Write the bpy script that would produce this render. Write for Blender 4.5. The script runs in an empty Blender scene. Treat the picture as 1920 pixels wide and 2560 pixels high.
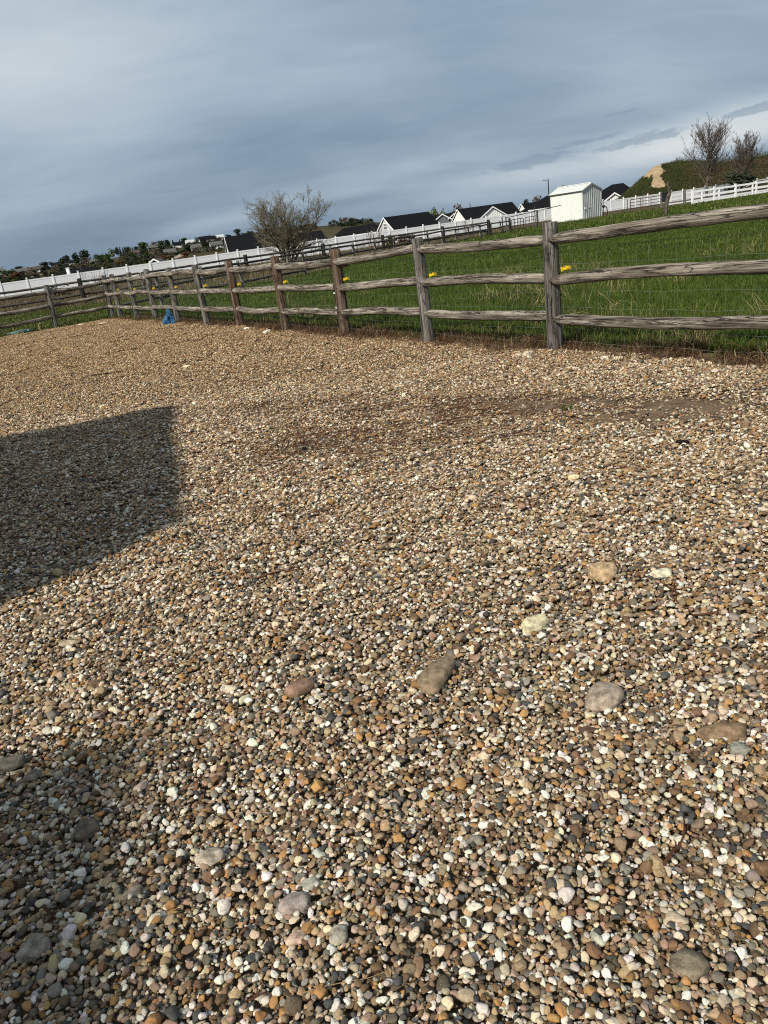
import bpy, bmesh, math, random
import numpy as np
from mathutils import Vector, Matrix, noise
R_ = math.radians
SC = bpy.context.scene
COL = SC.collection
random.seed(7)
RNG = np.random.default_rng(7)

# ------------------------------------------------------------------ camera, sky, sun, exposure
F_, ROLL, PITCH, H = 1923.0, R_(8.0), R_(19.85), 1.45
_fw = np.array([0, math.cos(PITCH), -math.sin(PITCH)])
_r0 = np.array([1.0, 0, 0]); _u0 = np.cross(_r0, _fw)
_R = math.cos(ROLL) * _r0 - math.sin(ROLL) * _u0
_U = math.sin(ROLL) * _r0 + math.cos(ROLL) * _u0
CAMP = np.array([0, 0, H])
cam_d = bpy.data.cameras.new('camera'); cam = bpy.data.objects.new('camera', cam_d); COL.objects.link(cam)
cam_d.sensor_fit = 'VERTICAL'; cam_d.sensor_height = 24; cam_d.lens = F_ * 24 / 2560
cam_d.clip_start = 0.05; cam_d.clip_end = 6000
cam.matrix_world = Matrix(((_R[0], _U[0], -_fw[0], 0), (_R[1], _U[1], -_fw[1], 0), (_R[2], _U[2], -_fw[2], H), (0, 0, 0, 1)))
SC.camera = cam
# measuring helpers: the photograph's pixels turned into real positions on the ground or at a known distance
def ray(x, y): return _fw + (x - 960) / F_ * _R - (y - 1280) / F_ * _U
def gp(x, y, z=0.0):
    d = ray(x, y); return CAMP + (z - H) / d[2] * d
def atd(x, y, Y):
    d = ray(x, y); return CAMP + Y / d[1] * d
def proj(p):
    q = np.asarray(p, float) - CAMP; c = q @ _fw
    return np.array([960 + F_ * (q @ _R) / c, 1280 - F_ * (q @ _U) / c])

SUN_AZ, SUN_EL = R_(51), R_(38)          # the sun stands to the left and behind the camera
S = Vector((-math.cos(SUN_AZ) * math.cos(SUN_EL), -math.sin(SUN_AZ) * math.cos(SUN_EL), math.sin(SUN_EL)))
sd = bpy.data.lights.new('sun', 'SUN'); sd.energy = 5.0; sd.angle = R_(1.7); sd.color = (1.0, 0.93, 0.82)
sun = bpy.data.objects.new('sun', sd); COL.objects.link(sun)
sun.rotation_euler = S.to_track_quat('Z', 'Y').to_euler(); sun.location = (-20, -20, 30)
SC.view_settings.view_transform = 'Standard'; SC.view_settings.look = 'None'
SC.view_settings.exposure = 0.06; SC.view_settings.gamma = 1.0; SC.view_settings.use_curve_mapping = False
SC.render.engine = 'CYCLES'; SC.cycles.max_bounces = 6; SC.cycles.use_denoising = False; SC.cycles.filter_width = 1.1; SC.cycles.sample_clamp_indirect = 3.0
SC.cycles.diffuse_bounces = 3; SC.cycles.glossy_bounces = 2; SC.cycles.transparent_max_bounces = 8

class NT:
    def __init__(s, tree): s.t = tree; s.n = tree.nodes; s.l = tree.links
    def new(s, typ, **kw):
        n = s.n.new(typ)
        for k, v in kw.items():
            if k.startswith('i_'): n.inputs[k[2:].replace('_', ' ')].default_value = v
            else: setattr(n, k, v)
        return n
    def lk(s, a, b): s.l.new(a, b)
    def math(s, op, a, b=None, c=None, clamp=False):
        n = s.n.new('ShaderNodeMath'); n.operation = op; n.use_clamp = clamp
        for i, v in enumerate((a, b, c)):
            if v is None: continue
            if isinstance(v, (int, float)): n.inputs[i].default_value = v
            else: s.l.new(v, n.inputs[i])
        return n.outputs[0]
    def ramp(s, fac, stops, interp='LINEAR'):
        n = s.n.new('ShaderNodeValToRGB'); n.color_ramp.interpolation = interp
        e = n.color_ramp.elements
        while len(e) < len(stops): e.new(0.5)
        for q, (p, c) in zip(e, stops):
            q.position = p
            if isinstance(c, (int, float)): c = (c, c, c)
            q.color = (*c, 1)
        s.l.new(fac, n.inputs[0]); return n.outputs[0]
    def mix(s, fac, a, b, mode='MIX'):
        n = s.n.new('ShaderNodeMix'); n.data_type = 'RGBA'; n.blend_type = mode
        for sock, v in ((n.inputs[0], fac), (n.inputs[6], a), (n.inputs[7], b)):
            if isinstance(v, (int, float)): sock.default_value = v
            elif isinstance(v, tuple): sock.default_value = (*v, 1)
            else: s.l.new(v, sock)
        return n.outputs[2]
    def comb(s, x, y, z):
        n = s.n.new('ShaderNodeCombineXYZ')
        for i, v in enumerate((x, y, z)):
            if isinstance(v, (int, float)): n.inputs[i].default_value = v
            else: s.l.new(v, n.inputs[i])
        return n.outputs[0]
    def noise(s, vec, scale, detail=4, rough=0.55, dist=0.0):
        n = s.n.new('ShaderNodeTexNoise'); n.inputs['Scale'].default_value = scale
        n.inputs['Detail'].default_value = detail; n.inputs['Roughness'].default_value = rough; n.inputs['Distortion'].default_value = dist
        if vec is not None: s.l.new(vec, n.inputs['Vector'])
        return n.outputs['Fac']
    def mapping(s, vec, scale=(1, 1, 1), loc=(0, 0, 0), rot=(0, 0, 0)):
        n = s.n.new('ShaderNodeMapping'); n.inputs['Scale'].default_value = scale; n.inputs['Location'].default_value = loc; n.inputs['Rotation'].default_value = rot
        s.l.new(vec, n.inputs['Vector']); return n.outputs[0]

def build_world():
    w = bpy.data.worlds.new('World'); SC.world = w; w.use_nodes = True
    t = NT(w.node_tree); t.n.clear()
    out = t.new('ShaderNodeOutputWorld'); bg = t.new('ShaderNodeBackground'); t.lk(bg.outputs[0], out.inputs[0])
    bg.inputs['Strength'].default_value = 0.1
    sky = t.new('ShaderNodeTexSky'); sky.sky_type = 'NISHITA'; sky.sun_disc = False
    sky.sun_elevation = SUN_EL; sky.sun_rotation = math.atan2(S.x, S.y); sky.air_density = 1.2; sky.dust_density = 2.0
    tc = t.new('ShaderNodeTexCoord'); sx = t.new('ShaderNodeSeparateXYZ'); t.lk(tc.outputs['Generated'], sx.inputs[0])
    X, Y, Z = sx.outputs
    az = t.math('ARCTAN2', X, Y); el = t.math('ARCSINE', Z)
    azd = t.math('MULTIPLY', az, 57.2958); eld = t.math('MULTIPLY', el, 57.2958)
    zz = t.math('ADD', t.math('MAXIMUM', Z, 0.0), 0.26)
    P = t.comb(t.math('DIVIDE', X, zz), t.math('DIVIDE', Y, zz), 0.0)
    P1 = t.mapping(P, scale=(0.6, 0.95, 1), rot=(0, 0, R_(-14)))
    n1 = t.noise(P1, 0.62, 4, 0.5, 0.6)
    n2 = t.noise(t.mapping(P, scale=(0.6, 1.2, 1), loc=(7.3, 2.1, 0), rot=(0, 0, R_(-20))), 1.3, 4, 0.5, 0.4)
    n3 = t.noise(t.mapping(P, scale=(1, 2.4, 1), loc=(1.3, 5.1, 0), rot=(0, 0, R_(-22))), 2.6, 7, 0.6, 0.8)
    d = t.math('ADD', t.math('MULTIPLY', n1, 0.60), t.math('ADD', t.math('MULTIPLY', n2, 0.28), t.math('MULTIPLY', n3, 0.12)))
    d = t.math('ADD', t.math('MULTIPLY', t.math('SUBTRACT', d, 0.5), 1.2), 0.52)
    # broad brightening upwards, as layered cloud thins overhead
    up = t.math('MULTIPLY', t.math('MINIMUM', eld, 17.0), 0.0085)
    def blob(a0, e0, ra, re, slope, amp):
        da = t.math('SUBTRACT', azd, a0); de = t.math('SUBTRACT', t.math('SUBTRACT', eld, e0), t.math('MULTIPLY', da, slope))
        q = t.math('ADD', t.math('POWER', t.math('ABSOLUTE', t.math('DIVIDE', da, ra)), 2.0), t.math('POWER', t.math('ABSOLUTE', t.math('DIVIDE', de, re)), 2.0))
        return t.math('MULTIPLY', t.math('EXPONENT', t.math('MULTIPLY', q, -1.0)), amp)
    v = t.math('ADD', d, up)
    for b in ((-21, 11.5, 9, 3.5, 0.0, .13), (-19, 4.5, 7, 1.1, .12, .06), (-8.5, 2.1, 6, .75, .05, .13), (3, 3.6, 9, .9, .12, .08),
              (15, 2.2, 11, 1.2, .05, .32), (26, 3.0, 8, 1.4, .12, .34), (-14, 13, 9, 3, 0, .08), (0, 6.5, 9, 1.6, .1, -.03), (-16, 1.6, 8, 1.6, 0, -.10), (22, 8, 9, 3, .1, .05), (-6, 9, 7, 2, .1, -.04)):
        v = t.math('ADD', v, blob(*b))
    col = t.ramp(v, [(0.34, (.130, .195, .275)), (0.50, (.225, .310, .410)), (0.66, (.36, .450, .545)), (0.84, (.54, .61, .665)), (1.0, (.68, .72, .75))])
    # a few small dark scud clouds near the horizon
    sc = None
    wob = t.math('MULTIPLY', t.math('SUBTRACT', t.noise(t.comb(azd, t.math('MULTIPLY', eld, 3.0), 0.0), 0.8, 6, 0.65), 0.5), 2.4)
    for b in ((13.0, 3.05, 3.0, .36, .08, 1.3), (16.5, 3.75, 2.4, .18, .07, 1.1), (20.2, 3.35, 3.2, .42, .07, .95), (27.0, 4.0, 2.6, .33, .1, 1.1), (19.0, 5.1, 1.6, .14, .1, .7)):
        q = blob(*b); sc = q if sc is None else t.math('MAXIMUM', sc, q)
    sc = t.math('ADD', sc, t.math('MULTIPLY', wob, t.math('MINIMUM', t.math('MULTIPLY', sc, 3.0), 0.9)))
    scm = t.ramp(sc, [(0.30, 0.0), (0.85, 1.0)], 'EASE')
    col = t.mix(t.math('MULTIPLY', scm, 0.55), col, (.19, .27, .385))
    ground = t.math('MULTIPLY', t.math('MINIMUM', Z, 0.0), -8.0, clamp=True)
    col = t.mix(ground, col, (.13, .13, .10))
    col10 = t.mix(1.0, col, (10.0, 10.0, 10.0), 'MULTIPLY')
    fin = t.mix(0.07, col10, sky.outputs[0])
    t.lk(fin, bg.inputs['Color'])
build_world()

# ------------------------------------------------------------------ object helpers
def put(o, label=None, cat=None, group=None, kind=None, parent=None):
    if o.name not in COL.objects: COL.objects.link(o)
    if parent is not None: o.parent = parent
    if label: o['label'] = label
    if cat: o['category'] = cat
    if group: o['group'] = group
    if kind: o['kind'] = kind
    return o
def mesh(name, V, Fc, mat=None, smooth=False):
    m = bpy.data.meshes.new(name)
    if isinstance(V, np.ndarray) and isinstance(Fc, np.ndarray):
        n, k = Fc.shape
        m.vertices.add(len(V)); m.vertices.foreach_set('co', np.ascontiguousarray(V, np.float32).ravel())
        m.loops.add(n * k); m.loops.foreach_set('vertex_index', Fc.astype(np.int32).ravel())
        m.polygons.add(n); m.polygons.foreach_set('loop_start', np.arange(0, n * k, k, dtype=np.int32))
        try: m.polygons.foreach_set('loop_total', np.full(n, k, np.int32))
        except Exception: pass
        m.update(calc_edges=True)
    else:
        m.from_pydata([tuple(v) for v in V], [], [tuple(f) for f in Fc]); m.update()
    if smooth: m.polygons.foreach_set('use_smooth', [True] * len(m.polygons))
    for q in (mat if isinstance(mat, (list, tuple)) else [mat]):
        if q: m.materials.append(q)
    return m
def obj(name, me, **kw):
    return put(bpy.data.objects.new(name, me), **kw)
def empty(name, loc, rz=0.0, **kw):
    o = bpy.data.objects.new(name, None); o.location = loc; o.rotation_euler = (0, 0, rz); return put(o, **kw)
class MB:
    def __init__(s): s.v = []; s.f = []; s.mi = []
    def add(s, V, Fc, mi=0):
        b = len(s.v); s.v += [tuple(v) for v in V]; s.f += [tuple(b + i for i in f) for f in Fc]; s.mi += [mi] * len(Fc)
    def box(s, c, d, M=None, mi=0):
        x, y, z = d[0] / 2, d[1] / 2, d[2] / 2
        V = [Vector((c[0] + a * x, c[1] + b * y, c[2] + e * z)) for a in (-1, 1) for b in (-1, 1) for e in (-1, 1)]
        if M is not None: V = [M @ v for v in V]
        s.add(V, [(0, 1, 3, 2), (4, 6, 7, 5), (0, 4, 5, 1), (2, 3, 7, 6), (0, 2, 6, 4), (1, 5, 7, 3)], mi)
    def tube(s, pts, rad, n=6, mi=0, cap=True):
        pts = [Vector(p) for p in pts]
        if not hasattr(rad, '__len__'): rad = [rad] * len(pts)
        V = []; Fc = []
        up = None
        for i, p in enumerate(pts):
            d = (pts[min(i + 1, len(pts) - 1)] - pts[max(i - 1, 0)]).normalized()
            a = d.cross(Vector((0, 0, 1)) if abs(d.z) < 0.9 else Vector((1, 0, 0))).normalized() if up is None else (up - d * up.dot(d)).normalized()
            up = a; b = d.cross(a)
            for k in range(n):
                q = 2 * math.pi * k / n; V.append(p + (a * math.cos(q) + b * math.sin(q)) * rad[i])
        for i in range(len(pts) - 1):
            for k in range(n):
                k2 = (k + 1) % n; Fc.append((i * n + k, i * n + k2, (i + 1) * n + k2, (i + 1) * n + k))
        if cap and n > 2: Fc.append(tuple(range(n - 1, -1, -1))); Fc.append(tuple((len(pts) - 1) * n + k for k in range(n)))
        s.add(V, Fc, mi)
    def prism(s, poly, depth, M, mi=0):      # poly in local x,z ; extruded along local y from 0 to depth
        n = len(poly); V = [M @ Vector((p[0], 0, p[1])) for p in poly] + [M @ Vector((p[0], depth, p[1])) for p in poly]
        s.add(V, [tuple(range(n)), tuple(range(2 * n - 1, n - 1, -1))] + [(i, i + n, (i + 1) % n + n, (i + 1) % n) for i in range(n)], mi)
    def me(s, name, mat, smooth=False):
        m = mesh(name, s.v, s.f, mat, smooth)
        if any(s.mi): m.polygons.foreach_set('material_index', s.mi)
        return m

def pmat(name, build, rough=0.8, spec=0.3):
    m = bpy.data.materials.new(name); m.use_nodes = True; t = NT(m.node_tree)
    b = t.n['Principled BSDF']; b.inputs['Roughness'].default_value = rough
    b.inputs['Specular IOR Level'].default_value = spec
    r = build(t, b)
    if isinstance(r, tuple) and not isinstance(r[0], (int, float)): c, h, s_ = r
    else: c, h, s_ = r, None, 0
    if isinstance(c, tuple): b.inputs['Base Color'].default_value = (*c, 1)
    else: t.lk(c, b.inputs['Base Color'])
    if h is not None:
        bp = t.new('ShaderNodeBump'); bp.inputs['Strength'].default_value = 1.0; bp.inputs['Distance'].default_value = s_
        t.lk(h, bp.inputs['Height']); t.lk(bp.outputs[0], b.inputs['Normal'])
    return m
def simple(name, c, var=0.15, scale=6.0, rough=0.8, spec=0.3, bump=0.0):
    def f(t, b):
        tc = t.new('ShaderNodeTexCoord').outputs['Object']
        n = t.noise(tc, scale, 5)
        lo = tuple(x * (1 - var) for x in c); hi = tuple(min(1, x * (1 + var)) for x in c)
        return t.ramp(n, [(0.3, lo), (0.7, hi)]), n, bump
    return pmat(name, f, rough, spec)

# ------------------------------------------------------------------ materials
def wood_mat(name, axis, dark, mid, light, stain=0.0):
    def f(t, b):
        ti = t.new('ShaderNodeObjectInfo'); tc = t.new('ShaderNodeTexCoord').outputs['Object']
        off = t.math('MULTIPLY', ti.outputs['Random'], 37.0)
        va = t.new('ShaderNodeVectorMath'); va.operation = 'ADD'; t.lk(tc, va.inputs[0]); t.lk(t.comb(off, off, off), va.inputs[1]); v = va.outputs[0]
        sc1 = (1.2, 22, 22) if axis == 'X' else (22, 22, 1.2)
        sc2 = (2.6, 70, 70) if axis == 'X' else (70, 70, 2.6)
        sc3 = (0.7, 9, 9) if axis == 'X' else (9, 9, 0.7)
        g1 = t.noise(t.mapping(v, sc1), 1.0, 6, 0.6, 0.3); g2 = t.noise(t.mapping(v, sc2), 1.0, 4, 0.6)
        cr = t.noise(t.mapping(v, sc3), 1.6, 6, 0.65, 0.8); pt = t.noise(v, 5.0, 4)
        w = t.math('ADD', t.math('MULTIPLY', g1, 0.6), t.math('MULTIPLY', g2, 0.4))
        c = t.ramp(w, [(0.38, dark), (0.49, mid), (0.62, light)])
        c = t.mix(t.ramp(pt, [(0.42, 0.0), (0.72, 0.55)]), c, tuple(x * 0.62 for x in mid))
        crk = t.ramp(t.math('ABSOLUTE', t.math('SUBTRACT', cr, 0.5)), [(0.0, 1.0), (0.022, 0.0)])
        crk = t.math('MULTIPLY', crk, t.ramp(t.noise(v, 3.0, 3), [(0.38, 0.0), (0.5, 1.0)]))
        c = t.mix(t.math('MULTIPLY', crk, 0.85), c, (.018, .014, .011))
        if stain:
            z = t.new('ShaderNodeSeparateXYZ'); t.lk(tc, z.inputs[0])
            s1 = t.math('MULTIPLY', t.ramp(t.noise(t.mapping(v, (14, 14, 0.8)), 1.0, 4), [(0.4, 0.0), (0.56, 1.0)]), stain)
            c = t.mix(s1, c, (.075, .038, .020))
        h = t.math('SUBTRACT', t.math('ADD', t.math('MULTIPLY', g1, 0.7), t.math('MULTIPLY', g2, 0.4)), t.math('MULTIPLY', crk, 0.9))
        return c, h, 0.022
    return pmat(name, f, 0.85, 0.15)
G_D, G_M, G_L = (.050, .042, .034), (.185, .158, .125), (.43, .385, .32)
M_POST = wood_mat('weathered_post_wood', 'Z', (.040, .036, .032), (.13, .117, .103), (.28, .26, .235))
M_POSTB = wood_mat('stained_post_wood', 'Z', (.05, .036, .027), (.13, .098, .074), (.25, .20, .16), 0.85)
M_RAIL = wood_mat('weathered_rail_wood', 'X', G_D, G_M, G_L)
M_RAILD = wood_mat('grey_rail_wood', 'X', (.03, .027, .022), (.09, .08, .064), (.19, .17, .14))
M_POSTF = wood_mat('pale_post_wood', 'Z', (.07, .06, .05), (.20, .18, .15), (.36, .33, .28))
M_DARKP = wood_mat('dark_creosote_wood', 'Z', (.012, .011, .010), (.03, .026, .022), (.065, .055, .046))
M_BARK = wood_mat('bark', 'Z', (.04, .032, .024), (.10, .082, .062), (.19, .165, .13))
M_WHITE = simple('white_vinyl', (.80, .80, .79), .03, 2.0, .45, .4)
def vinyl_panel(t, b):
    tc = t.new('ShaderNodeTexCoord').outputs['Object']; s = t.new('ShaderNodeSeparateXYZ'); t.lk(tc, s.inputs[0])
    fr = t.math('FRACT', t.math('MULTIPLY', s.outputs[0], 1 / 0.155))
    g = t.ramp(fr, [(0.0, 1.0), (0.035, 1.0), (0.06, 0.0)])
    n = t.noise(tc, 3.0, 4)
    c = t.mix(g, t.ramp(n, [(0.3, (.76, .77, .775)), (0.7, (.81, .81, .81))]), (.55, .56, .57))
    dirt = t.math('MULTIPLY', t.ramp(s.outputs[2], [(0.02, 0.5), (0.2, 0.0)]), n)
    return t.mix(dirt, c, (.42, .36, .28)), t.math('SUBTRACT', 1.0, g), 0.004
M_PANEL = pmat('white_vinyl_board', vinyl_panel, .45, .4)
M_SIDEW = simple('white_siding', (.76, .76, .74), .04, 1.0, .6)
M_SIDEG = simple('grey_siding', (.45, .47, .465), .05, 1.0, .6)
M_SIDEDK = simple('slate_siding', (.13, .15, .165), .08, 1.0, .6)
M_TAN = simple('tan_siding', (.33, .29, .24), .08, 1.0, .7)
def shingle(t, b):
    tc = t.new('ShaderNodeTexCoord').outputs['Object']
    n = t.noise(tc, 3.0, 5); br = t.new('ShaderNodeTexBrick'); br.inputs['Scale'].default_value = 3.0
    t.lk(t.mapping(tc, (1, 1, 1)), br.inputs['Vector']); br.inputs['Color1'].default_value = (.006, .007, .009, 1); br.inputs['Color2'].default_value = (.012, .013, .015, 1); br.inputs['Mortar'].default_value = (.004, .004, .005, 1)
    return t.mix(t.math('MULTIPLY', n, .5), br.outputs['Color'], (.015, .016, .018)), n, .01
M_ROOF = pmat('black_shingles', shingle, 1.0, 0.02)
M_ROOFG = simple('grey_shingles', (.10, .095, .09), .2, 3.0, .9, .1)
M_ROOFB = simple('brown_shingles', (.075, .062, .05), .2, 3.0, .9, .1)
M_GLASS = simple('dark_window_glass', (.03, .035, .04), .1, 1.0, .1, .6)
M_METALW = simple('white_steel_sheet', (.64, .67, .62), .035, 2.2, .4, .45)
def ribbed(t, b):
    tc = t.new('ShaderNodeTexCoord').outputs['Object']; n = t.noise(t.mapping(tc, (3, 3, .5)), 2.0, 4)
    return t.ramp(n, [(0.3, (.50, .53, .49)), (0.7, (.66, .69, .64))])
M_RIBS = pmat('ribbed_white_steel', ribbed, .4, .45)
M_TRIM = simple('grey_metal_trim', (.30, .30, .27), .1, 4, .5, .4)
M_BLACK = simple('black_plastic', (.012, .012, .013), .2, 5, .5, .4)
M_RUST = simple('rusty_red_pipe', (.085, .030, .022), .3, 8, .7, .3)
M_PIPE = simple('dark_pipe', (.06, .06, .055), .3, 8, .6, .4)
M_GALV = simple('galvanised_wire', (.16, .18, .15), .15, 8, .5, .4)
M_WIREDK = simple('dark_wire', (.035, .035, .032), .15, 8, .6, .3)
M_YELLOW = simple('yellow_plastic', (.58, .40, .02), .08, 30, .4, .4)
M_CLIP = simple('white_clip_plastic', (.7, .7, .66), .05, 30, .5, .4)
M_TARP = simple('blue_tarp', (.025, .105, .22), .45, 14, .55, .3, .004)
M_TWIG = simple('brown_twig', (.080, .036, .020), .5, 14, .85, .1)
M_STRAW = simple('dry_straw', (.24, .17, .09), .4, 6, .8, .1)
M_THATCH = simple('brown_thatch', (.080, .045, .026), .5, 5, .9, .1)

def pebble_mat(name, at, kind):
    def f(t, b):
        a = t.new('ShaderNodeAttribute'); a.attribute_type = kind; a.attribute_name = at
        c = a.outputs['Color']
        tc = t.new('ShaderNodeTexCoord').outputs['Object']
        sv = t.new('ShaderNodeVectorMath'); sv.operation = 'MULTIPLY_ADD'; t.lk(c, sv.inputs[0]); sv.inputs[1].default_value = (31, 17, 53); t.lk(tc, sv.inputs[2])
        n = t.noise(sv.outputs[0], 2.2, 6, 0.7); n2 = t.noise(sv.outputs[0], 7.0, 3, 0.6)
        c2 = t.mix(t.ramp(n, [(0.48, 0.0), (0.72, 0.6)]), c, (.13, .09, .06))
        c2 = t.mix(t.ramp(n2, [(0.60, 0.0), (0.72, 0.55)]), c2, (.52, .45, .35))
        c2 = t.mix(t.ramp(n2, [(0.30, 0.75), (0.38, 0.0)]), c2, (.04, .028, .018))
        yy = t.new('ShaderNodeSeparateXYZ'); t.lk(t.new('ShaderNodeNewGeometry').outputs['Position'], yy.inputs[0])
        dusty = t.math('MULTIPLY', t.math('SUBTRACT', yy.outputs[1], 2.0), 1 / 12.0, clamp=True)
        c2 = t.mix(dusty, c2, t.mix(1.0, c2, (.97, .85, .68), 'MULTIPLY'))
        return c2, t.math('ADD', n, t.math('MULTIPLY', n2, .6)), 0.0012
    return pmat(name, f, 0.72, 0.28)
M_PEB = pebble_mat('pebble_stone', 'pcol', 'INSTANCER')
def far_peb(t, b):
    a = t.new('ShaderNodeAttribute'); a.attribute_type = 'GEOMETRY'; a.attribute_name = 'pcol'
    g = t.new('ShaderNodeNewGeometry').outputs['Position']
    n = t.noise(g, 0.55, 4)
    yy = t.new('ShaderNodeSeparateXYZ'); t.lk(g, yy.inputs[0])
    dusty = t.math('MULTIPLY', t.math('SUBTRACT', yy.outputs[1], 2.0), 1 / 12.0, clamp=True)
    c = t.mix(dusty, a.outputs['Color'], t.mix(1.0, a.outputs['Color'], (.97, .85, .68), 'MULTIPLY'))
    c = t.mix(1.0, c, (.86, .85, .83), 'MULTIPLY')
    return t.mix(t.ramp(n, [(0.45, 0.0), (0.7, 0.22)]), c, (.14, .095, .055))
M_PEBF = pmat('small_pebble_stone', far_peb, 0.8, 0.2)
def soil(t, b):
    g = t.new('ShaderNodeNewGeometry').outputs['Position']
    n = t.noise(g, 2.0, 8, .6); n2 = t.noise(g, 60.0, 4, .6)
    c = t.ramp(n, [(0.35, (.10, .066, .036)), (0.65, (.20, .14, .085))])
    return t.mix(t.math('MULTIPLY', t.ramp(n2, [(0.4, 0.0), (0.7, 1.0)]), .5), c, (.26, .21, .15)), n2, .02
M_SOIL = pmat('sandy_soil', soil, .95, .1)
def turf(t, b):
    g = t.new('ShaderNodeNewGeometry').outputs['Position']
    n = t.noise(g, 0.25, 6, .6); n2 = t.noise(g, 6.0, 6, .65)
    c = t.ramp(n2, [(0.35, (.008, .018, .002)), (0.62, (.024, .046, .005))])
    c = t.mix(t.ramp(n, [(0.5, 0.0), (0.7, 0.45)]), c, (.075, .085, .022))
    return c, n2, .05
M_TURF = pmat('pasture_turf', turf, .95, .1)
def lawn(t, b):
    g = t.new('ShaderNodeNewGeometry').outputs['Position']
    n = t.noise(g, 0.5, 6, .6); n2 = t.noise(g, 9.0, 6, .65)
    c = t.ramp(n2, [(0.35, (.018, .028, .005)), (0.65, (.042, .058, .010))])
    return t.mix(t.ramp(n, [(0.48, 0.0), (0.72, 0.6)]), c, (.085, .07, .03)), n2, .03
M_LAWN = pmat('short_lawn', lawn, .95, .1)
def dry(t, b):
    g = t.new('ShaderNodeNewGeometry').outputs['Position']
    n = t.noise(g, 0.35, 6, .6); n2 = t.noise(g, 4.0, 6, .7)
    c = t.ramp(n2, [(0.3, (.040, .030, .018)), (0.6, (.09, .068, .042)), (.75, (.16, .125, .085))])
    return t.mix(t.ramp(n, [(0.5, 0.0), (0.62, 0.6)]), c, (.045, .065, .018)), n2, .06
M_DRY = pmat('dry_weedy_ground', dry, .95, .1)
def hillm(t, b):
    g = t.new('ShaderNodeNewGeometry').outputs['Position']
    n = t.noise(t.mapping(g, (1, .35, 1)), 0.012, 6, .6, .5); n2 = t.noise(g, 0.12, 6, .7)
    c = t.ramp(n, [(0.38, (.034, .036, .013)), (0.48, (.056, .048, .022)), (0.58, (.082, .062, .034)), (.68, (.038, .042, .014))])
    c = t.mix(t.ramp(n2, [(0.45, 0.0), (0.7, .6)]), c, (.022, .022, .010))
    return c
M_HILL = pmat('hillside_ground', hillm, .95, .05)
def moundm(t, b):
    g = t.new('ShaderNodeNewGeometry').outputs['Position']
    a = t.new('ShaderNodeAttribute'); a.attribute_type = 'GEOMETRY'; a.attribute_name = 'bare'
    n = t.noise(g, .5, 6, .65); n2 = t.noise(t.mapping(g, (1, 1, .35)), 1.6, 6, .65)
    veg = t.ramp(n, [(0.35, (.012, .018, .004)), (0.55, (.028, .030, .009)), (.7, (.05, .030, .013))])
    san = t.ramp(n2, [(0.3, (.26, .175, .10)), (0.7, (.47, .35, .22))])
    m = t.ramp(t.math('ADD', a.outputs['Fac'], t.math('MULTIPLY', t.math('SUBTRACT', n2, .5), 2.4)), [(0.45, 0.0), (0.55, 1.0)])
    return t.mix(m, veg, san), n2, .25
M_MOUND = pmat('mound_earth', moundm, .95, .05)
def leafm(name, a, b_, sc=.4, rough=.7):
    def f(t, b):
        g = t.new('ShaderNodeNewGeometry'); n = t.noise(g.outputs['Position'], sc, 4)
        c = t.ramp(n, [(0.35, a), (0.65, b_)])
        rp = g.outputs['Random Per Island']
        return t.mix(t.math('MULTIPLY', rp, .55), c, tuple(x * 1.6 for x in b_))
    return pmat(name, f, rough, .2)
M_GRASS = leafm('green_grass_blades', (.014, .029, .003), (.052, .080, .008), .55)
M_GRASSY = leafm('yellowing_grass_blades', (.10, .10, .03), (.20, .18, .08), 1.2)
M_GRASSD = leafm('dry_grass_blades', (.055, .040, .022), (.13, .098, .06), .8)
M_CONIF = leafm('conifer_needles', (.008, .014, .008), (.018, .028, .012), .5)
M_LEAFG = leafm('green_foliage', (.016, .027, .006), (.040, .060, .012), .5)
M_LEAFP = leafm('pale_green_foliage', (.06, .075, .028), (.10, .115, .045), .5)
M_LEAFB = leafm('bare_brown_twigs', (.045, .034, .024), (.085, .064, .045), .5)
M_LEAFR = leafm('rust_foliage', (.040, .018, .007), (.085, .036, .011), .5)
M_LEAFO = leafm('olive_foliage', (.026, .025, .008), (.060, .056, .016), .5)
M_TWIGO = leafm('olive_twigs', (.060, .050, .032), (.13, .112, .07), .8)
M_TWIGR = leafm('grey_brown_twigs', (.040, .031, .025), (.085, .068, .055), .8)

# ------------------------------------------------------------------ ground layout
A_ = np.array([-7.8, 25.9]); U1 = np.array([.489, -.872]); N1 = np.array([-.872, -.489])   # main fence: from the corner towards the camera's right
UL = np.array([-.74, -.672]); UL /= np.linalg.norm(UL); NL = np.array([UL[1], -UL[0]])      # left fence; NL points towards the camera
if NL @ -A_ < 0: NL = -NL
U2 = np.array([.475, .88]); U2 /= np.linalg.norm(U2)                                        # far paddock fence
def relief(x, y):
    return np.clip((9.6 - y) / 3, 0, 1) * 0.016 * np.sin(2.9 * x + 6.3 * y + 1.5 * np.sin(x * 1.7)) * np.sin(7.1 * x - 2.3 * y + np.sin(y * 2.1)) + 0.012 * np.sin(x * 1.3 + .4 * y) + 0.010 * np.sin(y * 1.9 - x * .7 + 1) + 0.006 * np.sin(5.1 * x + 3.3 * y)
def main_d(x, y): return (x - A_[0]) * N1[0] + (y - A_[1]) * N1[1]      # > 0 on the gravel side
def left_d(x, y): return (x - A_[0]) * NL[0] + (y - A_[1]) * NL[1]
def poly(name, pts, z, mat, **kw):
    return obj(name, mesh(name, [(p[0], p[1], z) for p in pts], [tuple(range(len(pts)))], mat), **kw)
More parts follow.
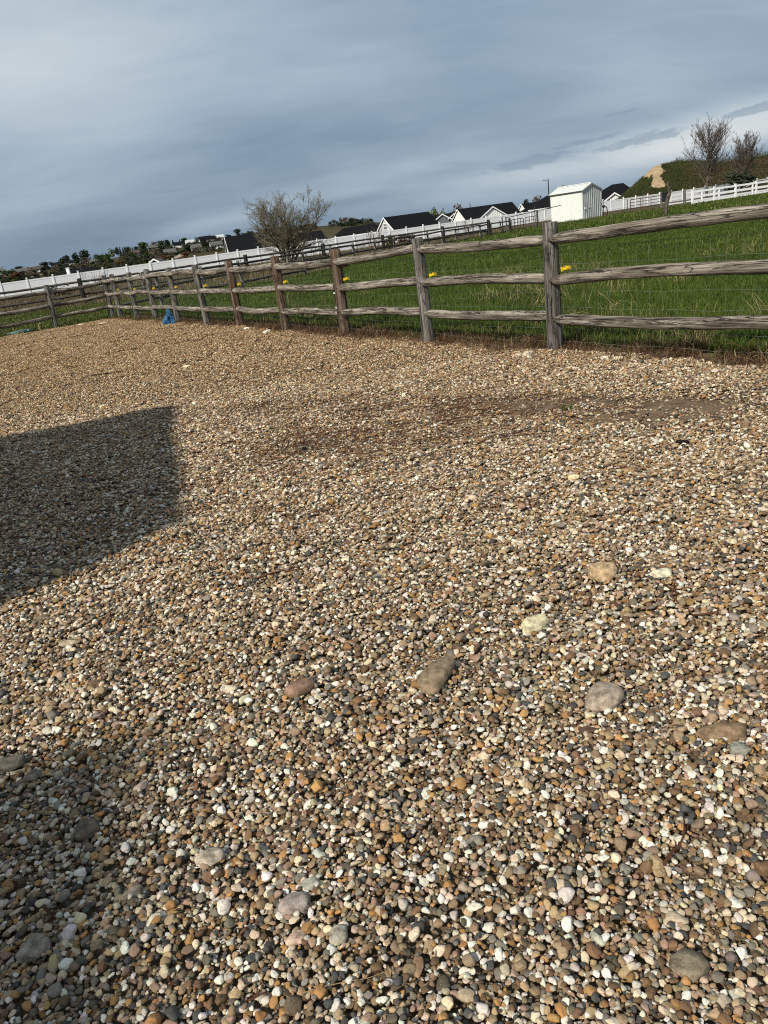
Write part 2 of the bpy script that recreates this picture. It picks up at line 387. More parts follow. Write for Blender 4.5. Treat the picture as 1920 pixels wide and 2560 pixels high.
def gridmesh(name, x0, x1, nx, y0, y1, ny, zf, mat, smooth=True):
    xs = np.linspace(x0, x1, nx); ys = np.linspace(y0, y1, ny); X, Y = np.meshgrid(xs, ys)
    V = np.stack([X.ravel(), Y.ravel(), zf(X, Y).ravel()], 1)
    i = np.arange(nx * ny).reshape(ny, nx)
    Fc = np.stack([i[:-1, :-1], i[:-1, 1:], i[1:, 1:], i[1:, :-1]], -1).reshape(-1, 4)
    return mesh(name, V, Fc, mat, smooth)
def lowland(X, Y):      # the land falls a little beyond the paddocks
    t = np.clip((Y - 60) / 60, 0, 1); return -0.35 * t * t * (3 - 2 * t)
SKY = [(-300, 735), (-120, 705), (0, 686), (60, 679), (130, 668), (200, 661), (250, 655), (330, 638), (400, 622), (480, 610), (550, 600), (600, 590), (690, 578), (779, 567), (860, 561), (907, 556), (933, 558),
       (1000, 560), (1100, 548), (1300, 524), (1500, 500), (1920, 448), (2300, 395)]
_c = [atd(x, y, 600.0) for x, y in SKY]; CA = np.array([c[0] / 600 for c in _c]); CZ = np.array([c[2] for c in _c])
def hill(X, Y):
    X = np.asarray(X, float); Y = np.asarray(Y, float)
    zc = np.interp(X / np.maximum(Y, 60), CA, CZ)
    t = np.clip((Y - 215) / 385, 0, 1); b = 0.35 * t + .65 * t * t * (3 - 2 * t)
    far = np.clip((Y - 600) / 900, 0, 1)
    return lowland(X, Y) * (1 - b) + (zc + .3) * b * (1 - far) + 0.5 * np.sin(X * .03 + Y * .021) * b
obj('ground', gridmesh('ground', -900, 1000, 191, -60, 1800, 187, lambda X, Y: hill(X, Y) - 0.03, M_HILL), kind='structure')
# the gravel yard's soil
def c3(t, s): p = A_ + U1 * t + N1 * s; return (p[0], p[1])
def l3(t, s): p = A_ + UL * t + NL * s; return (p[0], p[1])
yard = [c3(0, .12), c3(40, .12), (3, -14), (-22, -14), l3(19, .10)]
bm = bmesh.new()
def soil_mesh():        # rows run parallel to the main fence so that the edge is clean
    T = np.linspace(0, 44, 160); Sx = np.concatenate([[-.30, -.12, 0], np.linspace(.2, 24, 90)])
    TT_, SS_ = np.meshgrid(T, Sx)
    X = A_[0] + U1[0] * TT_ + N1[0] * SS_; Y = A_[1] + U1[1] * TT_ + N1[1] * SS_
    ld = left_d(X, Y); push = np.where(ld < -.15, -.15 - ld, 0)      # clamp to the left fence line
    X = X + NL[0] * push; Y = Y + NL[1] * push
    V = np.stack([X.ravel(), Y.ravel(), (relief(X, Y) + .004).ravel()], 1)
    i = np.arange(V.shape[0]).reshape(X.shape)
    Fc = np.stack([i[:-1, :-1], i[:-1, 1:], i[1:, 1:], i[1:, :-1]], -1).reshape(-1, 4)
    return mesh('gravel_yard_soil', V, Fc, M_SOIL, True)
obj('gravel_yard_soil', soil_mesh(), kind='structure')
poly('pasture', [c3(0, -.35), c3(44, -.35), (60, -12), (90, 40), (75, 62), (34, 71), (14.5, 67.6), tuple(A_ + U2 * 47)], -.012, M_TURF, kind='structure')
poly('lawn', [l3(0, -.25), l3(20, -.25), (-46, 26), (-32, 44), (-13, 44.5), (-2, 47)], -.016, M_LAWN, kind='structure')
poly('dry_field', [(-3, 37), (-13, 41), (-40, 38), (-60, 60), (40, 119), (80, 140), (90, 65), (34, 70), (14.5, 67), (8, 55)], -.020, M_DRY, kind='structure')

# ------------------------------------------------------------------ scattering with geometry nodes
def hidden_collection(name, obs):
    c = bpy.data.collections.new(name)
    for o in obs: c.objects.link(o)
    return c
def scatter(name, coll, P, rot, scl, idx, colr=None, **kw):
    n = len(P)
    m = bpy.data.meshes.new(name); m.vertices.add(n); m.vertices.foreach_set('co', np.ascontiguousarray(P, np.float32).ravel())
    for nm, arr, ty in (('rot', rot, 'FLOAT_VECTOR'), ('scl', scl, 'FLOAT_VECTOR')):
        a = m.attributes.new(nm, ty, 'POINT'); a.data.foreach_set('vector', np.ascontiguousarray(arr, np.float32).ravel())
    a = m.attributes.new('idx', 'INT', 'POINT'); a.data.foreach_set('value', np.ascontiguousarray(idx, np.int32))
    if colr is not None:
        a = m.attributes.new('pcol', 'FLOAT_VECTOR', 'POINT'); a.data.foreach_set('vector', np.ascontiguousarray(colr, np.float32).ravel())
    o = bpy.data.objects.new(name, m); put(o, **kw)
    g = bpy.data.node_groups.new(name + '_nodes', 'GeometryNodeTree')
    g.interface.new_socket('Geometry', in_out='INPUT', socket_type='NodeSocketGeometry'); g.interface.new_socket('Geometry', in_out='OUTPUT', socket_type='NodeSocketGeometry')
    t = NT(g); gi = t.new('NodeGroupInput'); go = t.new('NodeGroupOutput')
    iop = t.new('GeometryNodeInstanceOnPoints'); ci = t.new('GeometryNodeCollectionInfo')
    ci.inputs['Collection'].default_value = coll; ci.inputs['Separate Children'].default_value = True; ci.inputs['Reset Children'].default_value = True
    def na(nm, ty):
        q = t.new('GeometryNodeInputNamedAttribute'); q.data_type = ty; q.inputs['Name'].default_value = nm; return q.outputs['Attribute']
    t.lk(gi.outputs[0], iop.inputs['Points']); t.lk(ci.outputs[0], iop.inputs['Instance']); iop.inputs['Pick Instance'].default_value = True
    t.lk(na('idx', 'INT'), iop.inputs['Instance Index'])
    e2r = t.new('FunctionNodeEulerToRotation'); t.lk(na('rot', 'FLOAT_VECTOR'), e2r.inputs[0]); t.lk(e2r.outputs[0], iop.inputs['Rotation'])
    t.lk(na('scl', 'FLOAT_VECTOR'), iop.inputs['Scale']); t.lk(iop.outputs[0], go.inputs[0])
    md = o.modifiers.new('scatter', 'NODES'); md.node_group = g
    return o

# ------------------------------------------------------------------ gravel
PAL = np.array([(.72, .665, .56), (.60, .49, .34), (.38, .27, .15), (.38, .205, .07), (.16, .092, .045), (.22, .195, .155), (.055, .058, .056), (.36, .23, .155), (.11, .095, .062), (.28, .20, .12)])
PW = np.array([.15, .155, .165, .075, .13, .09, .07, .055, .05, .06]); PW /= PW.sum()
def pebble_colours(n, rng):
    c = PAL[rng.choice(len(PAL), n, p=PW)] * rng.uniform(.58, 1.20, (n, 1)) * rng.uniform(.94, 1.06, (n, 3))
    return np.clip(c, .018, .82)
def ico(sub):
    b = bmesh.new(); bmesh.ops.create_icosphere(b, subdivisions=sub, radius=1.0)
    V = np.array([v.co[:] for v in b.verts]); Fc = np.array([[v.index for v in f.verts] for f in b.faces]); b.free(); return V, Fc
ICO = {k: ico(k) for k in (1, 2, 3, 4)}
def stone_verts(V, seed, amp=.16, box=.35):
    rng = random.Random(seed); o = Vector((rng.uniform(0, 90), rng.uniform(0, 90), rng.uniform(0, 90)))
    fl = [(Vector((rng.gauss(0, 1), rng.gauss(0, 1), rng.gauss(0, 1))).normalized(), rng.uniform(.60, .92)) for _ in range(6)]
    out = []
    for v in V:
        p = Vector(v); q = p.copy()
        m = max(abs(p.x), abs(p.y), abs(p.z)); q = q * (1 - box + box * (.80 / m))
        q *= 1 + amp * noise.noise(p * 1.1 + o) * 2 + amp * .5 * noise.noise(p * 2.6 + o)
        for d, h in fl:
            e = q.dot(d)
            if e > h: q -= d * (e - h) * .75
        out.append(q[:])
    return np.array(out)
pebs = []
for i in range(14):
    V, Fc = ICO[3]; m = mesh('pebble', stone_verts(V, i, .21, random.uniform(.05, .55)), Fc, M_PEB, True)
    pebs.append(bpy.data.objects.new('pebble_%02d' % i, m))
C_PEB = hidden_collection('pebble_kinds', pebs)

def pack(L, n, seed, res=.003, sizes=None):
    """Pebbles dropped one by one on a toroidal height field: each rests on those below."""
    rng = np.random.default_rng(seed); N = int(L / res); Hf = np.zeros((N, N), np.float32)
    a = np.where(rng.random(n) < .26, rng.uniform(.0030, .0047, n), np.clip(np.exp(rng.normal(math.log(.0070), .34, n)), .0040, .020))
    n = len(a); asp = rng.uniform(.62, .98, n); b = a * asp; c = b * rng.uniform(.50, .85, n)
    th = rng.uniform(0, math.pi, n); P = np.zeros((n, 3)); top = np.zeros(n)
    cand = rng.uniform(0, L, (n, 4, 2))
    for i in range(n):
        cc = (cand[i] / res).astype(int) % N
        k = int(np.argmin(Hf[cc[:, 0], cc[:, 1]])); x, y = cand[i, k]
        ra = max(2, int(a[i] / res) + 1); ix = (int(x / res) + np.arange(-ra, ra + 1)) % N; iy = (int(y / res) + np.arange(-ra, ra + 1)) % N
        dx = np.arange(-ra, ra + 1) * res; ct, st = math.cos(th[i]), math.sin(th[i])
        u = (dx[:, None] * ct + dx[None, :] * st) / a[i]; v = (-dx[:, None] * st + dx[None, :] * ct) / b[i]
        r2 = u * u + v * v; ins = r2 < 1; dome = np.sqrt(np.where(ins, 1 - r2, 0)) * c[i]
        sub = Hf[np.ix_(ix, iy)]
        zc = (np.where(ins, sub + dome * .75, -1)).max() * .80 + sub[ra, ra] * .20
        P[i] = (x, y, zc)
        Hf[np.ix_(ix, iy)] = np.where(ins, np.maximum(sub, zc + dome), sub)
    ii = (P[:, :2] / res).astype(int) % N
    vis = P[:, 2] + c > Hf[ii[:, 0], ii[:, 1]] - .006
    return P[vis], th[vis], np.stack([a, b, c], 1)[vis]
LT = 2.4
TP, TT, TS = pack(LT, 70000, 3, .0021)
ZB = float(np.percentile(TP[:, 2], 50))
YARD_Z = .020                       # mean height of the pebble tops above the soil
def yard_mask(x, y): return (main_d(x, y) > .02 + .07 * np.sin(x * 7) * np.sin(y * 5.3)) & (left_d(x, y) > .02 + .05 * np.sin(x * 9))
def wedge(x, y, m):  # the part of the yard that the photograph (or a step beside it) takes in
    return (np.abs(x) < .56 * y + m)
def vnoise(x, y, sc, seed):
    g = np.random.default_rng(seed).random((97, 97)); u = np.asarray(x) * sc + 400.3; v = np.asarray(y) * sc + 300.7
    i, j = np.floor(u).astype(int), np.floor(v).astype(int); a, b = u - i, v - j; a, b = a * a * (3 - 2 * a), b * b * (3 - 2 * b); i, j, i1, j1 = i % 97, j % 97, (i + 1) % 97, (j + 1) % 97
    return g[i, j] * (1 - a) * (1 - b) + g[i1, j] * a * (1 - b) + g[i, j1] * (1 - a) * b + g[i1, j1] * a * b
def dirt(x, y):      # 0 where the gravel lies thick, 1 where bare soil shows
    def el(cx, cy, dx, dy, L, W): return np.exp(-((((x - cx) * dx + (y - cy) * dy) / L) ** 2 + ((-(x - cx) * dy + (y - cy) * dx) / W) ** 2) ** 1.4)
    e = np.maximum(el(2.0, 5.40, .79, -.61, 1.35, .42), el(3.3, 4.7, .79, -.61, 1.1, .45)) * .93; e2 = el(.7, 6.25, .85, -.5, 1.2, .38) * .70; e3 = np.maximum(el(.1, 5.6, .97, -.2, 1.0, .40) * .55, el(-.8, 7.2, .9, -.4, 1.3, .35) * .45)
    w = 1.3 * (vnoise(x, y, 2.2, 1) - .5) + .9 * (vnoise(x, y, 6.5, 2) - .5) + .5 * (vnoise(x, y, 17, 3) - .5)
    return np.clip(np.maximum(np.maximum(e, e2), e3) * (1 + w), 0, 1)

# the larger stones: (px, py, width px, height px, colour, shape, label)
STONES = [
 (1092, 1702, 78, 118, (.20, .15, .10), 'long_r', 'largest flat brown cobble with pale specks lying near the middle of the yard'),
 (1510, 1441, 66, 50, (.36, .26, .155), 'block', 'blocky golden brown stone with a flat grey top standing on the gravel'),
 (1652, 1442, 50, 30, (.58, .53, .38), 'oval', 'cream oval stone just right of the blocky golden brown stone'),
 (1338, 1562, 74, 46, (.50, .44, .29), 'tilt_r', 'speckled cream stone tilted to the right, below and left of the blocky brown stone'),
 (1510, 1748, 84, 62, (.27, .22, .17), 'round', 'rounded triangular grey brown cobble with a white pebble at its lower edge'),
 (1812, 1843, 100, 44, (.19, .13, .08), 'flat', 'long flat brown cobble sunk in the gravel near the right edge'),
 (750, 1724, 78, 44, (.22, .14, .10), 'tilt_r', 'reddish brown oblong cobble left of the largest cobble'),
 (570, 1712, 42, 30, (.50, .44, .33), 'oval', 'pale cream oval stone, the upper of a close pair left of the reddish cobble'),
 (608, 1736, 34, 20, (.45, .43, .30), 'tilt_r', 'small greenish cream stone, the lower of a close pair left of the reddish cobble'),
 (527, 1803, 30, 42, (.58, .53, .42), 'tilt_l', 'pale pointed stone standing on its side below the close cream pair'),
 (355, 1972, 36, 44, (.42, .33, .26), 'tilt_r', 'pale pinkish flat stone at the edge of the lower left shadow'),
 (522, 2134, 62, 34, (.34, .29, .23), 'oval', 'pale brownish oblong cobble low on the left, above the mauve stone'),
 (738, 2268, 60, 62, (.27, .225, .20), 'round', 'mauve grey rounded cobble with small dark pits near the bottom of the photo'),
 (742, 2346, 46, 38, (.44, .31, .24), 'oval', 'pinkish orange rounded stone directly below the mauve grey cobble'),
 (848, 2342, 46, 44, (.33, .30, .24), 'round', 'grey speckled stone to the right of the pinkish orange stone'),
 (1722, 2432, 66, 44, (.19, .155, .11), 'round', 'dark brown cobble low on the right with an orange end'),
 (1644, 2168, 32, 60, (.33, .235, .13), 'long_v', 'long tan stone pointing towards the viewer, right of centre'),
 (731, 2506, 44, 44, (.12, .09, .06), 'round', 'dark brown round stone at the bottom edge'),
 (776, 2216, 44, 30, (.25, .25, .21), 'oval', 'grey green stone half buried just above and right of the mauve cobble'),
 (1494, 2352, 30, 34, (.33, .33, .26), 'tilt_l', 'pale grey green pointed stone low on the right half'),
 (865, 1402, 27, 24, (.58, .50, .37), 'round', 'small round cream stone beside a thin dark stick'),
 (1478, 1562, 26, 22, (.48, .41, .27), 'round', 'small yellowish cream stone right of the speckled tilted stone'),
 (160, 1286, 22, 18, (.32, .24, .20), 'tilt_l', 'pinkish flat stone lying in the big shadow on the left'),
 (416, 1322, 26, 13, (.28, .25, .22), 'oval', 'grey flat stone near the lower right corner of the big shadow'),
 (124, 1368, 26, 18, (.25, .22, .18), 'oval', 'dull brown stone at the lower left of the big shadow'),
 (274, 1083, 20, 9, (.30, .27, .23), 'oval', 'grey oval stone near the upper edge of the big shadow'),
 (86, 1128, 15, 9, (.32, .30, .27), 'oval', 'smallest pale grey stone in the upper left of the big shadow'),
 (571, 1088, 17, 11, (.66, .60, .50), 'oval', 'small white stone just outside the right edge of the big shadow'),
 (468, 917, 18, 9, (.62, .54, .38), 'oval', 'small cream stone on the far gravel beyond the big shadow'),
 (617, 823, 13, 7, (.74, .72, .67), 'oval', 'smaller bright white stone at the foot of the main wooden fence'),
 (668, 830, 20, 9, (.68, .60, .50), 'tilt_r', 'larger pale pinkish stone at the main wooden fence, right of the smaller white one'),
 (1296, 886, 22, 14, (.48, .38, .28), 'round', 'rounded pinkish stone, the left of two touching stones beside the nearest fence post'),
 (1318, 885, 32, 15, (.58, .48, .38), 'tilt_r', 'pale long stone, the right of two touching stones beside the nearest fence post'),
 (1513, 894, 22, 11, (.60, .52, .40), 'oval', 'pale stone on the gravel edge right of the nearest post, the leftmost of three there'),
 (1547, 899, 24, 12, (.58, .48, .34), 'oval', 'cream stone in the middle of the three pale stones on the gravel edge'),
 (1582, 907, 24, 10, (.55, .47, .33), 'flat', 'flat cream stone, the rightmost of three pale stones on the gravel edge'),
 (870, 871, 14, 12, (.20, .085, .045), 'block', 'small brick red stone on the gravel in front of the fence'),
 (173, 1612, 46, 24, (.33, .27, .19), 'flat', 'flat tan cobble sunk in the gravel below the big shadow'),
 (247, 1719, 36, 18, (.14, .095, .06), 'oval', 'dark brown oval stone on the left, below the flat tan cobble'),
 (110, 1555, 30, 18, (.17, .13, .09), 'oval', 'brown flat stone near the left edge below the big shadow'),
 (24, 1900, 60, 32, (.15, .13, .10), 'oval', 'dark grey brown cobble cut by the left edge in the lower shade'),
 (74, 1926, 40, 30, (.17, .14, .11), 'round', 'dark brown stone right of the cobble at the left edge'),
 (214, 2073, 58, 54, (.13, .105, .08), 'round', 'large dark brown cobble in the shade low on the left'),
 (295, 1806, 36, 15, (.38, .27, .21), 'flat', 'thin pinkish stone above the lower left shade'),
 (1566, 1177, 48, 17, (.25, .165, .09), 'flat', 'flat brown stone on the right, beyond the blocky stone'),
 (1434, 1204, 30, 13, (.50, .40, .25), 'oval', 'pale tan stone to the left of the flat brown stone on the right'),
 (1470, 1815, 42, 20, (.10, .06, .04), 'flat', 'dark reddish stone just below the rounded triangular cobble'),
 (1120, 1178 + 60, 14, 8, (.66, .60, .52), 'oval', 'tiny bright white stone on the twiggy gravel in the middle'),
 (1850, 1890, 46, 26, (.24, .23, .19), 'round', 'grey oval stone just below the long flat brown cobble at the right'),
 (330, 2230, 44, 38, (.30, .25, .20), 'tilt_r', 'brownish grey stone low on the left below the dark cobble'),
 (385, 2305, 38, 42, (.55, .48, .36), 'tilt_r', 'cream stone low on the left beside dark pebbles'),
 (78, 2360, 60, 50, (.22, .19, .15), 'round', 'large dull stone near the lower left corner'),
 (1160, 2480, 40, 36, (.30, .24, .17), 'oval', 'tan stone at the bottom edge right of centre'),
 (1045, 2410, 24, 46, (.27, .17, .10), 'long_v', 'narrow reddish stone standing upright near the bottom centre'),
]
def stone_mat(c, i):
    def f(t, b):
        tc = t.new('ShaderNodeTexCoord').outputs['Object']
        n = t.noise(t.mapping(tc, (1, 1, 1), (i * 3.1, i, 0)), 38, 7, .65); n2 = t.noise(t.mapping(tc, (1, 1, 1), (i, i * 2.3, 5)), 210, 4, .6)
        cc = t.ramp(n, [(0.36, tuple(x * .5 for x in c)), (0.52, c), (0.64, tuple(min(.8, x * 1.4) for x in c))])
        cc = t.mix(t.ramp(n2, [(0.58, 0.0), (0.66, 0.65)]), cc, tuple(min(.8, x * 1.7 + .02) for x in c))
        cc = t.mix(1.0, cc, (1.08, 1.08, 1.05), 'MULTIPLY')
        cc = t.mix(t.ramp(n2, [(0.31, 0.7), (0.38, 0.0)]), cc, tuple(x * .35 for x in c))
        return cc, t.math('ADD', n, t.math('MULTIPLY', n2, .3)), .003
    return pmat('cobble_stone_%d' % i, f, .85, .08)
COB = []
for i, (px, py, w, h, c, shp, lab) in enumerate(STONES):
    g = gp(px, py, .03); dist = np.linalg.norm(g - CAMP); mpp = dist / F_ * 1.0
    fore = max(.3, (H - .03) / dist)            # sine of the viewing angle
    wx = w * mpp / 2 * (1.12 if w < 60 else 1.22)
    if shp == 'block': sx, sy, sz, rz = wx, wx * .75, wx * .62, .2
    elif shp == 'long_r': sx, sy, sz, rz = wx * 1.75, wx * .88, wx * .5, R_(62)
    elif shp == 'tilt_r': sx, sy, sz, rz = wx * 1.05, wx * .58, wx * .45, R_(38)
    elif shp == 'tilt_l': sx, sy, sz, rz = wx * 1.2, wx * .62, wx * .5, R_(-50)
    elif shp == 'flat': sx, sy, sz, rz = wx, wx * .5, wx * .3, R_(-6)
    elif shp == 'long_v': sx, sy, sz, rz = wx * 2.0, wx * .95, wx * .7, R_(82)
    elif shp == 'round': sx, sy, sz, rz = wx, wx * .86, wx * .5, R_(12 + 40 * (i % 3))
    else: sx, sy, sz, rz = wx, wx * .66, wx * .45, R_(8)
    V, Fc = ICO[4]
    m = mesh('cobble', stone_verts(V, 100 + i, .10, .55 if shp == 'block' else .2), Fc, stone_mat(c, i), True)
    V2 = np.empty(len(m.vertices) * 3); m.vertices.foreach_get('co', V2); V2 = V2.reshape(-1, 3) * (sx, sy, sz); m.vertices.foreach_set('co', V2.ravel()); m.update()
    o = obj('cobble_stone', m, label=lab, cat='stone', group='larger stones lying in the gravel')
    rise = .55 if shp == 'block' else (.25 if shp == 'flat' else .50)
    z = YARD_Z + relief(g[0], g[1]) + .004 + sz * rise
    o.location = (g[0], g[1], z); o.rotation_euler = (R_(random.uniform(-6, 6)), R_(random.uniform(-6, 6)), rz)
    COB.append((g[0], g[1], sx, sy, rz))

def keep_clear(x, y, k=.92):
    ok = np.ones(len(x), bool)
    for cx, cy, sx, sy, rz in COB:
        u = ((x - cx) * math.cos(rz) + (y - cy) * math.sin(rz)) / sx; v = (-(x - cx) * math.sin(rz) + (y - cy) * math.cos(rz)) / sy
        ok &= u * u + v * v > k * k * .72
    return ok
NEAR = 8.6
xs = []; 
for i in range(-4, 4):
    for j in range(0, 5):
        ox, oy = i * LT, j * LT - .6
        rng = np.random.default_rng(1000 + i * 17 + j)
        x = TP[:, 0] + ox; y = TP[:, 1] + oy
        k = wedge(x, y, 1.6) & (y < NEAR) & yard_mask(x, y) & (y > .35)
        if not k.any(): continue
        x, y, z = x[k], y[k], TP[k, 2] - ZB + YARD_Z
        d = dirt(x, y); k2 = (rng.random(len(x)) > d * 1.05) & keep_clear(x, y)
        z = z - d * .022
        n = int(k2.sum()); s = TS[k][k2] * 1.04
        col = pebble_colours(n, rng) * (1 - .25 * d[k2, None])
        big = rng.random(n) < .012; s[big] *= rng.uniform(1.25, 1.6, (int(big.sum()), 1))
        xs.append((np.stack([x[k2], y[k2], z[k2] + relief(x[k2], y[k2]) + .004], 1),
                   np.stack([rng.normal(0, .30, n), rng.normal(0, .30, n), TT[k][k2]], 1), s, rng.integers(0, 14, n), col))
P, Ro, Sc, Ix, Cc = (np.concatenate([q[a] for q in xs]) for a in range(5))
print('near pebbles', len(P))
scatter('gravel', C_PEB, P, Ro, Sc, Ix, Cc, kind='stuff', label='sunlit mixed river gravel of white, tan, ochre and grey pebbles covering the yard')
# farther gravel: square patches of small pebbles, laid edge to edge
LF = .6; tiles = []
V1, F1 = ICO[1]
for s_ in range(8):
    tp, tt, ts = pack(LF, 3500, 50 + s_)
    n = len(tp); rng = np.random.default_rng(s_)
    base = V1 * rng.uniform(.85, 1.15, (n, len(V1), 1)); base = base * (ts[:, None, :] * 1.12)
    e = rng.normal(0, .3, (n, 2)); base = base + 0
    base[:, :, 2] += base[:, :, 0] * e[:, :1] + base[:, :, 1] * e[:, 1:]
    c_, s2 = np.cos(tt)[:, None], np.sin(tt)[:, None]
    X = base[:, :, 0] * c_ - base[:, :, 1] * s2; Y = base[:, :, 0] * s2 + base[:, :, 1] * c_
    Vv = np.stack([X + tp[:, None, 0] - LF / 2, Y + tp[:, None, 1] - LF / 2, base[:, :, 2] + tp[:, None, 2] - ZB], -1).reshape(-1, 3)
    Ff = (F1[None] + (np.arange(n) * len(V1))[:, None, None]).reshape(-1, 3)
    m = mesh('gravel_patch', Vv, Ff, M_PEBF, True)
    a = m.attributes.new('pcol', 'FLOAT_VECTOR', 'POINT'); a.data.foreach_set('vector', np.repeat(pebble_colours(n, rng), len(V1), 0).astype(np.float32).ravel())
    tiles.append(bpy.data.objects.new('gravel_patch_%d' % s_, m))
C_TIL = hidden_collection('gravel_patches', tiles)
gx, gy = np.meshgrid(np.arange(-20, 10, LF), np.arange(NEAR + LF / 2, 27, LF)); gx, gy = gx.ravel(), gy.ravel()
k = (np.abs(gx) < .60 * gy + 2.2) & (main_d(gx, gy) > .22) & (left_d(gx, gy) > .2)
gx, gy = gx[k], gy[k]; n = len(gx)
ex = []
for t_ in np.arange(0, 20, LF * .9):           # a row that follows the fence line closely
    for s_, U, Nn in ((.30, U1, N1), (.28, UL, NL)):
        p = A_ + U * t_ + Nn * s_
        if p[1] > NEAR + .2 and main_d(*p) > .1 and left_d(*p) > .1: ex.append(p)
ex = np.array(ex); gx = np.concatenate([gx, ex[:, 0]]); gy = np.concatenate([gy, ex[:, 1]]); n2 = len(gx)
zr = relief(gx, gy) + YARD_Z + .004; zr[n:] -= .006
scatter('far_gravel', C_TIL, np.stack([gx, gy, zr], 1), np.stack([np.zeros(n2), np.zeros(n2), RNG.integers(0, 4, n2) * math.pi / 2], 1),
        np.ones((n2, 3)), RNG.integers(0, 8, n2), kind='stuff', label='far part of the gravel yard running up to the wooden fences')
#PART2
# ------------------------------------------------------------------ wooden fences
def post_mesh(name, r, h, seed, mat, sq=.35, depth=.25):
    rng = random.Random(seed); n = 16; ns = 16; V = []; Fc = []
    lean = (rng.uniform(-.012, .012), rng.uniform(-.012, .012)); o = Vector((rng.random() * 50, rng.random() * 50, 0))
    crk = [(rng.randrange(n), rng.uniform(.05, .11)) for _ in range(3)]
    slant = rng.uniform(-.02, .02)
    for i in range(ns + 1):
        z = -depth + (h + depth) * i / ns
        for k in range(n):
            q = 2 * math.pi * k / n; c, s_ = math.cos(q), math.sin(q); m = max(abs(c), abs(s_))
            rr = r * (1 - sq + sq * .86 / m) * (1 + .05 * noise.noise(Vector((c * 1.5, s_ * 1.5, z * 1.2)) + o)) * (1.05 - .07 * max(z, 0) / h)
            for ck, dp in crk:
                if k == ck: rr *= 1 - dp
            zz = z + ((c * slant + .008 * noise.noise(Vector((c * 3, s_ * 3, 5)) + o)) if i == ns else 0)
            V.append((c * rr + lean[0] * z, s_ * rr + lean[1] * z, zz))
    for i in range(ns):
        for k in range(n): k2 = (k + 1) % n; Fc.append((i * n + k, i * n + k2, (i + 1) * n + k2, (i + 1) * n + k))
    V.append((lean[0] * h, lean[1] * h, h + .004)); c0 = len(V) - 1
    for k in range(n): Fc.append((ns * n + k, ns * n + (k + 1) % n, c0))
    return mesh(name, V, Fc, mat, True)
def rail_mesh(name, r, seed, mat, bend=.02, taper=True):
    """unit-length rail along x (0..1 stands for 2.4 m), round split log with tapered ends"""
    rng = random.Random(seed); n = 12; ns = 30; V = []; Fc = []; o = Vector((rng.random() * 50, rng.random() * 50, 0))
    b1, b2, p1, p2 = rng.uniform(-bend, bend), rng.uniform(-bend, bend), rng.uniform(0, 6), rng.uniform(0, 6)
    for i in range(ns + 1):
        u = i / ns; x = u * 2.4; e = min(u, 1 - u) * 2.4
        tp = 1.0 if not taper else min(1.0, .60 + .40 * min(1, e / .16)) * (math.sqrt(max(0, 1 - (1 - min(1, e / .03)) ** 2)) * .45 + .55)
        oy = b1 * math.sin(u * 3.1 * 1.0) + .3 * b2 * math.sin(u * 8 + p1) + .002 * math.sin(u * 23 + p2); oz = b2 * math.sin(u * 3.1) + .35 * b1 * math.sin(u * 7 + p2) + .002 * math.sin(u * 31 + p1)
        for k in range(n):
            q = 2 * math.pi * k / n; c, s_ = math.cos(q), math.sin(q)
            rr = r * tp * (1 + .07 * noise.noise(Vector((x * .9, c * 1.1, s_ * 1.1)) + o) + .05 * noise.noise(Vector((x * 5, c * 2, s_ * 2)) + o))
            V.append((x, c * rr * .92 + oy, s_ * rr + oz))
    for i in range(ns):
        for k in range(n): k2 = (k + 1) % n; Fc.append((i * n + k, (i + 1) * n + k, (i + 1) * n + k2, i * n + k2))
    Fc.append(tuple(range(n))); Fc.append(tuple(ns * n + k for k in range(n - 1, -1, -1)))
    return mesh(name, V, Fc, mat, True)
POSTS = [post_mesh('post', .076, 1.31, i, M_POST) for i in range(4)]
POSTSB = [post_mesh('post', .078, 1.31, 10 + i, M_POSTB) for i in range(3)]
POSTS_S = [post_mesh('post', .062, 1.22, 20 + i, M_POSTF) for i in range(3)]
RAILS = [rail_mesh('rail', .057, i, M_RAIL, .028) for i in range(9)]
RAILS_S = [rail_mesh('rail', .046, 30 + i, M_RAILD, .015) for i in range(5)]
def add_rail(parent, me, p, q, name='rail'):
    p, q = Vector(p), Vector(q); d = q - p; L = d.length; x = d.normalized(); y = Vector((0, 0, 1)).cross(x).normalized(); z = x.cross(y)
    o = obj(name, me, parent=parent)
    M = Matrix((x, y, z)).transposed().to_4x4(); M.translation = p - parent.location
    o.matrix_local = M @ Matrix.Diagonal((L / 2.4, 1, 1, 1)); return o
def fence_pt(px, py, O, U):      # where the pixel's ray meets the vertical plane of a fence line
    d = ray(px, py); nrm = np.array([-U[1], U[0], 0]); t = ((np.array([O[0], O[1], 0]) - CAMP) @ nrm) / (d @ nrm); return CAMP + t * d
MIDS = [(1381, 711), (1058, 719), (849, 733), (700, 732), (587, 736), (504, 737), (432.5, 740), (378, 744), (331.5, 746), (290.5, 744.5), (265, 745)]
PP = [fence_pt(x, y, A_, U1) for x, y in MIDS]
t0_ = [float((p[:2] - A_) @ U1) for p in PP]; print('posts', [round(t, 2) for t in t0_])
mf = empty('wooden_rail_fence', (A_[0], A_[1], 0), label='weathered three rail wooden fence with wire mesh along the right edge of the gravel yard', cat='fence')
ts_ = [t0_[0] + 5.3, t0_[0] + 2.86] + t0_
ts_[-1] = 0.0
MFL = Vector((A_[0], A_[1], 0))
stained = {3 + 1, 3 + 2, 4 + 2}
MP = []
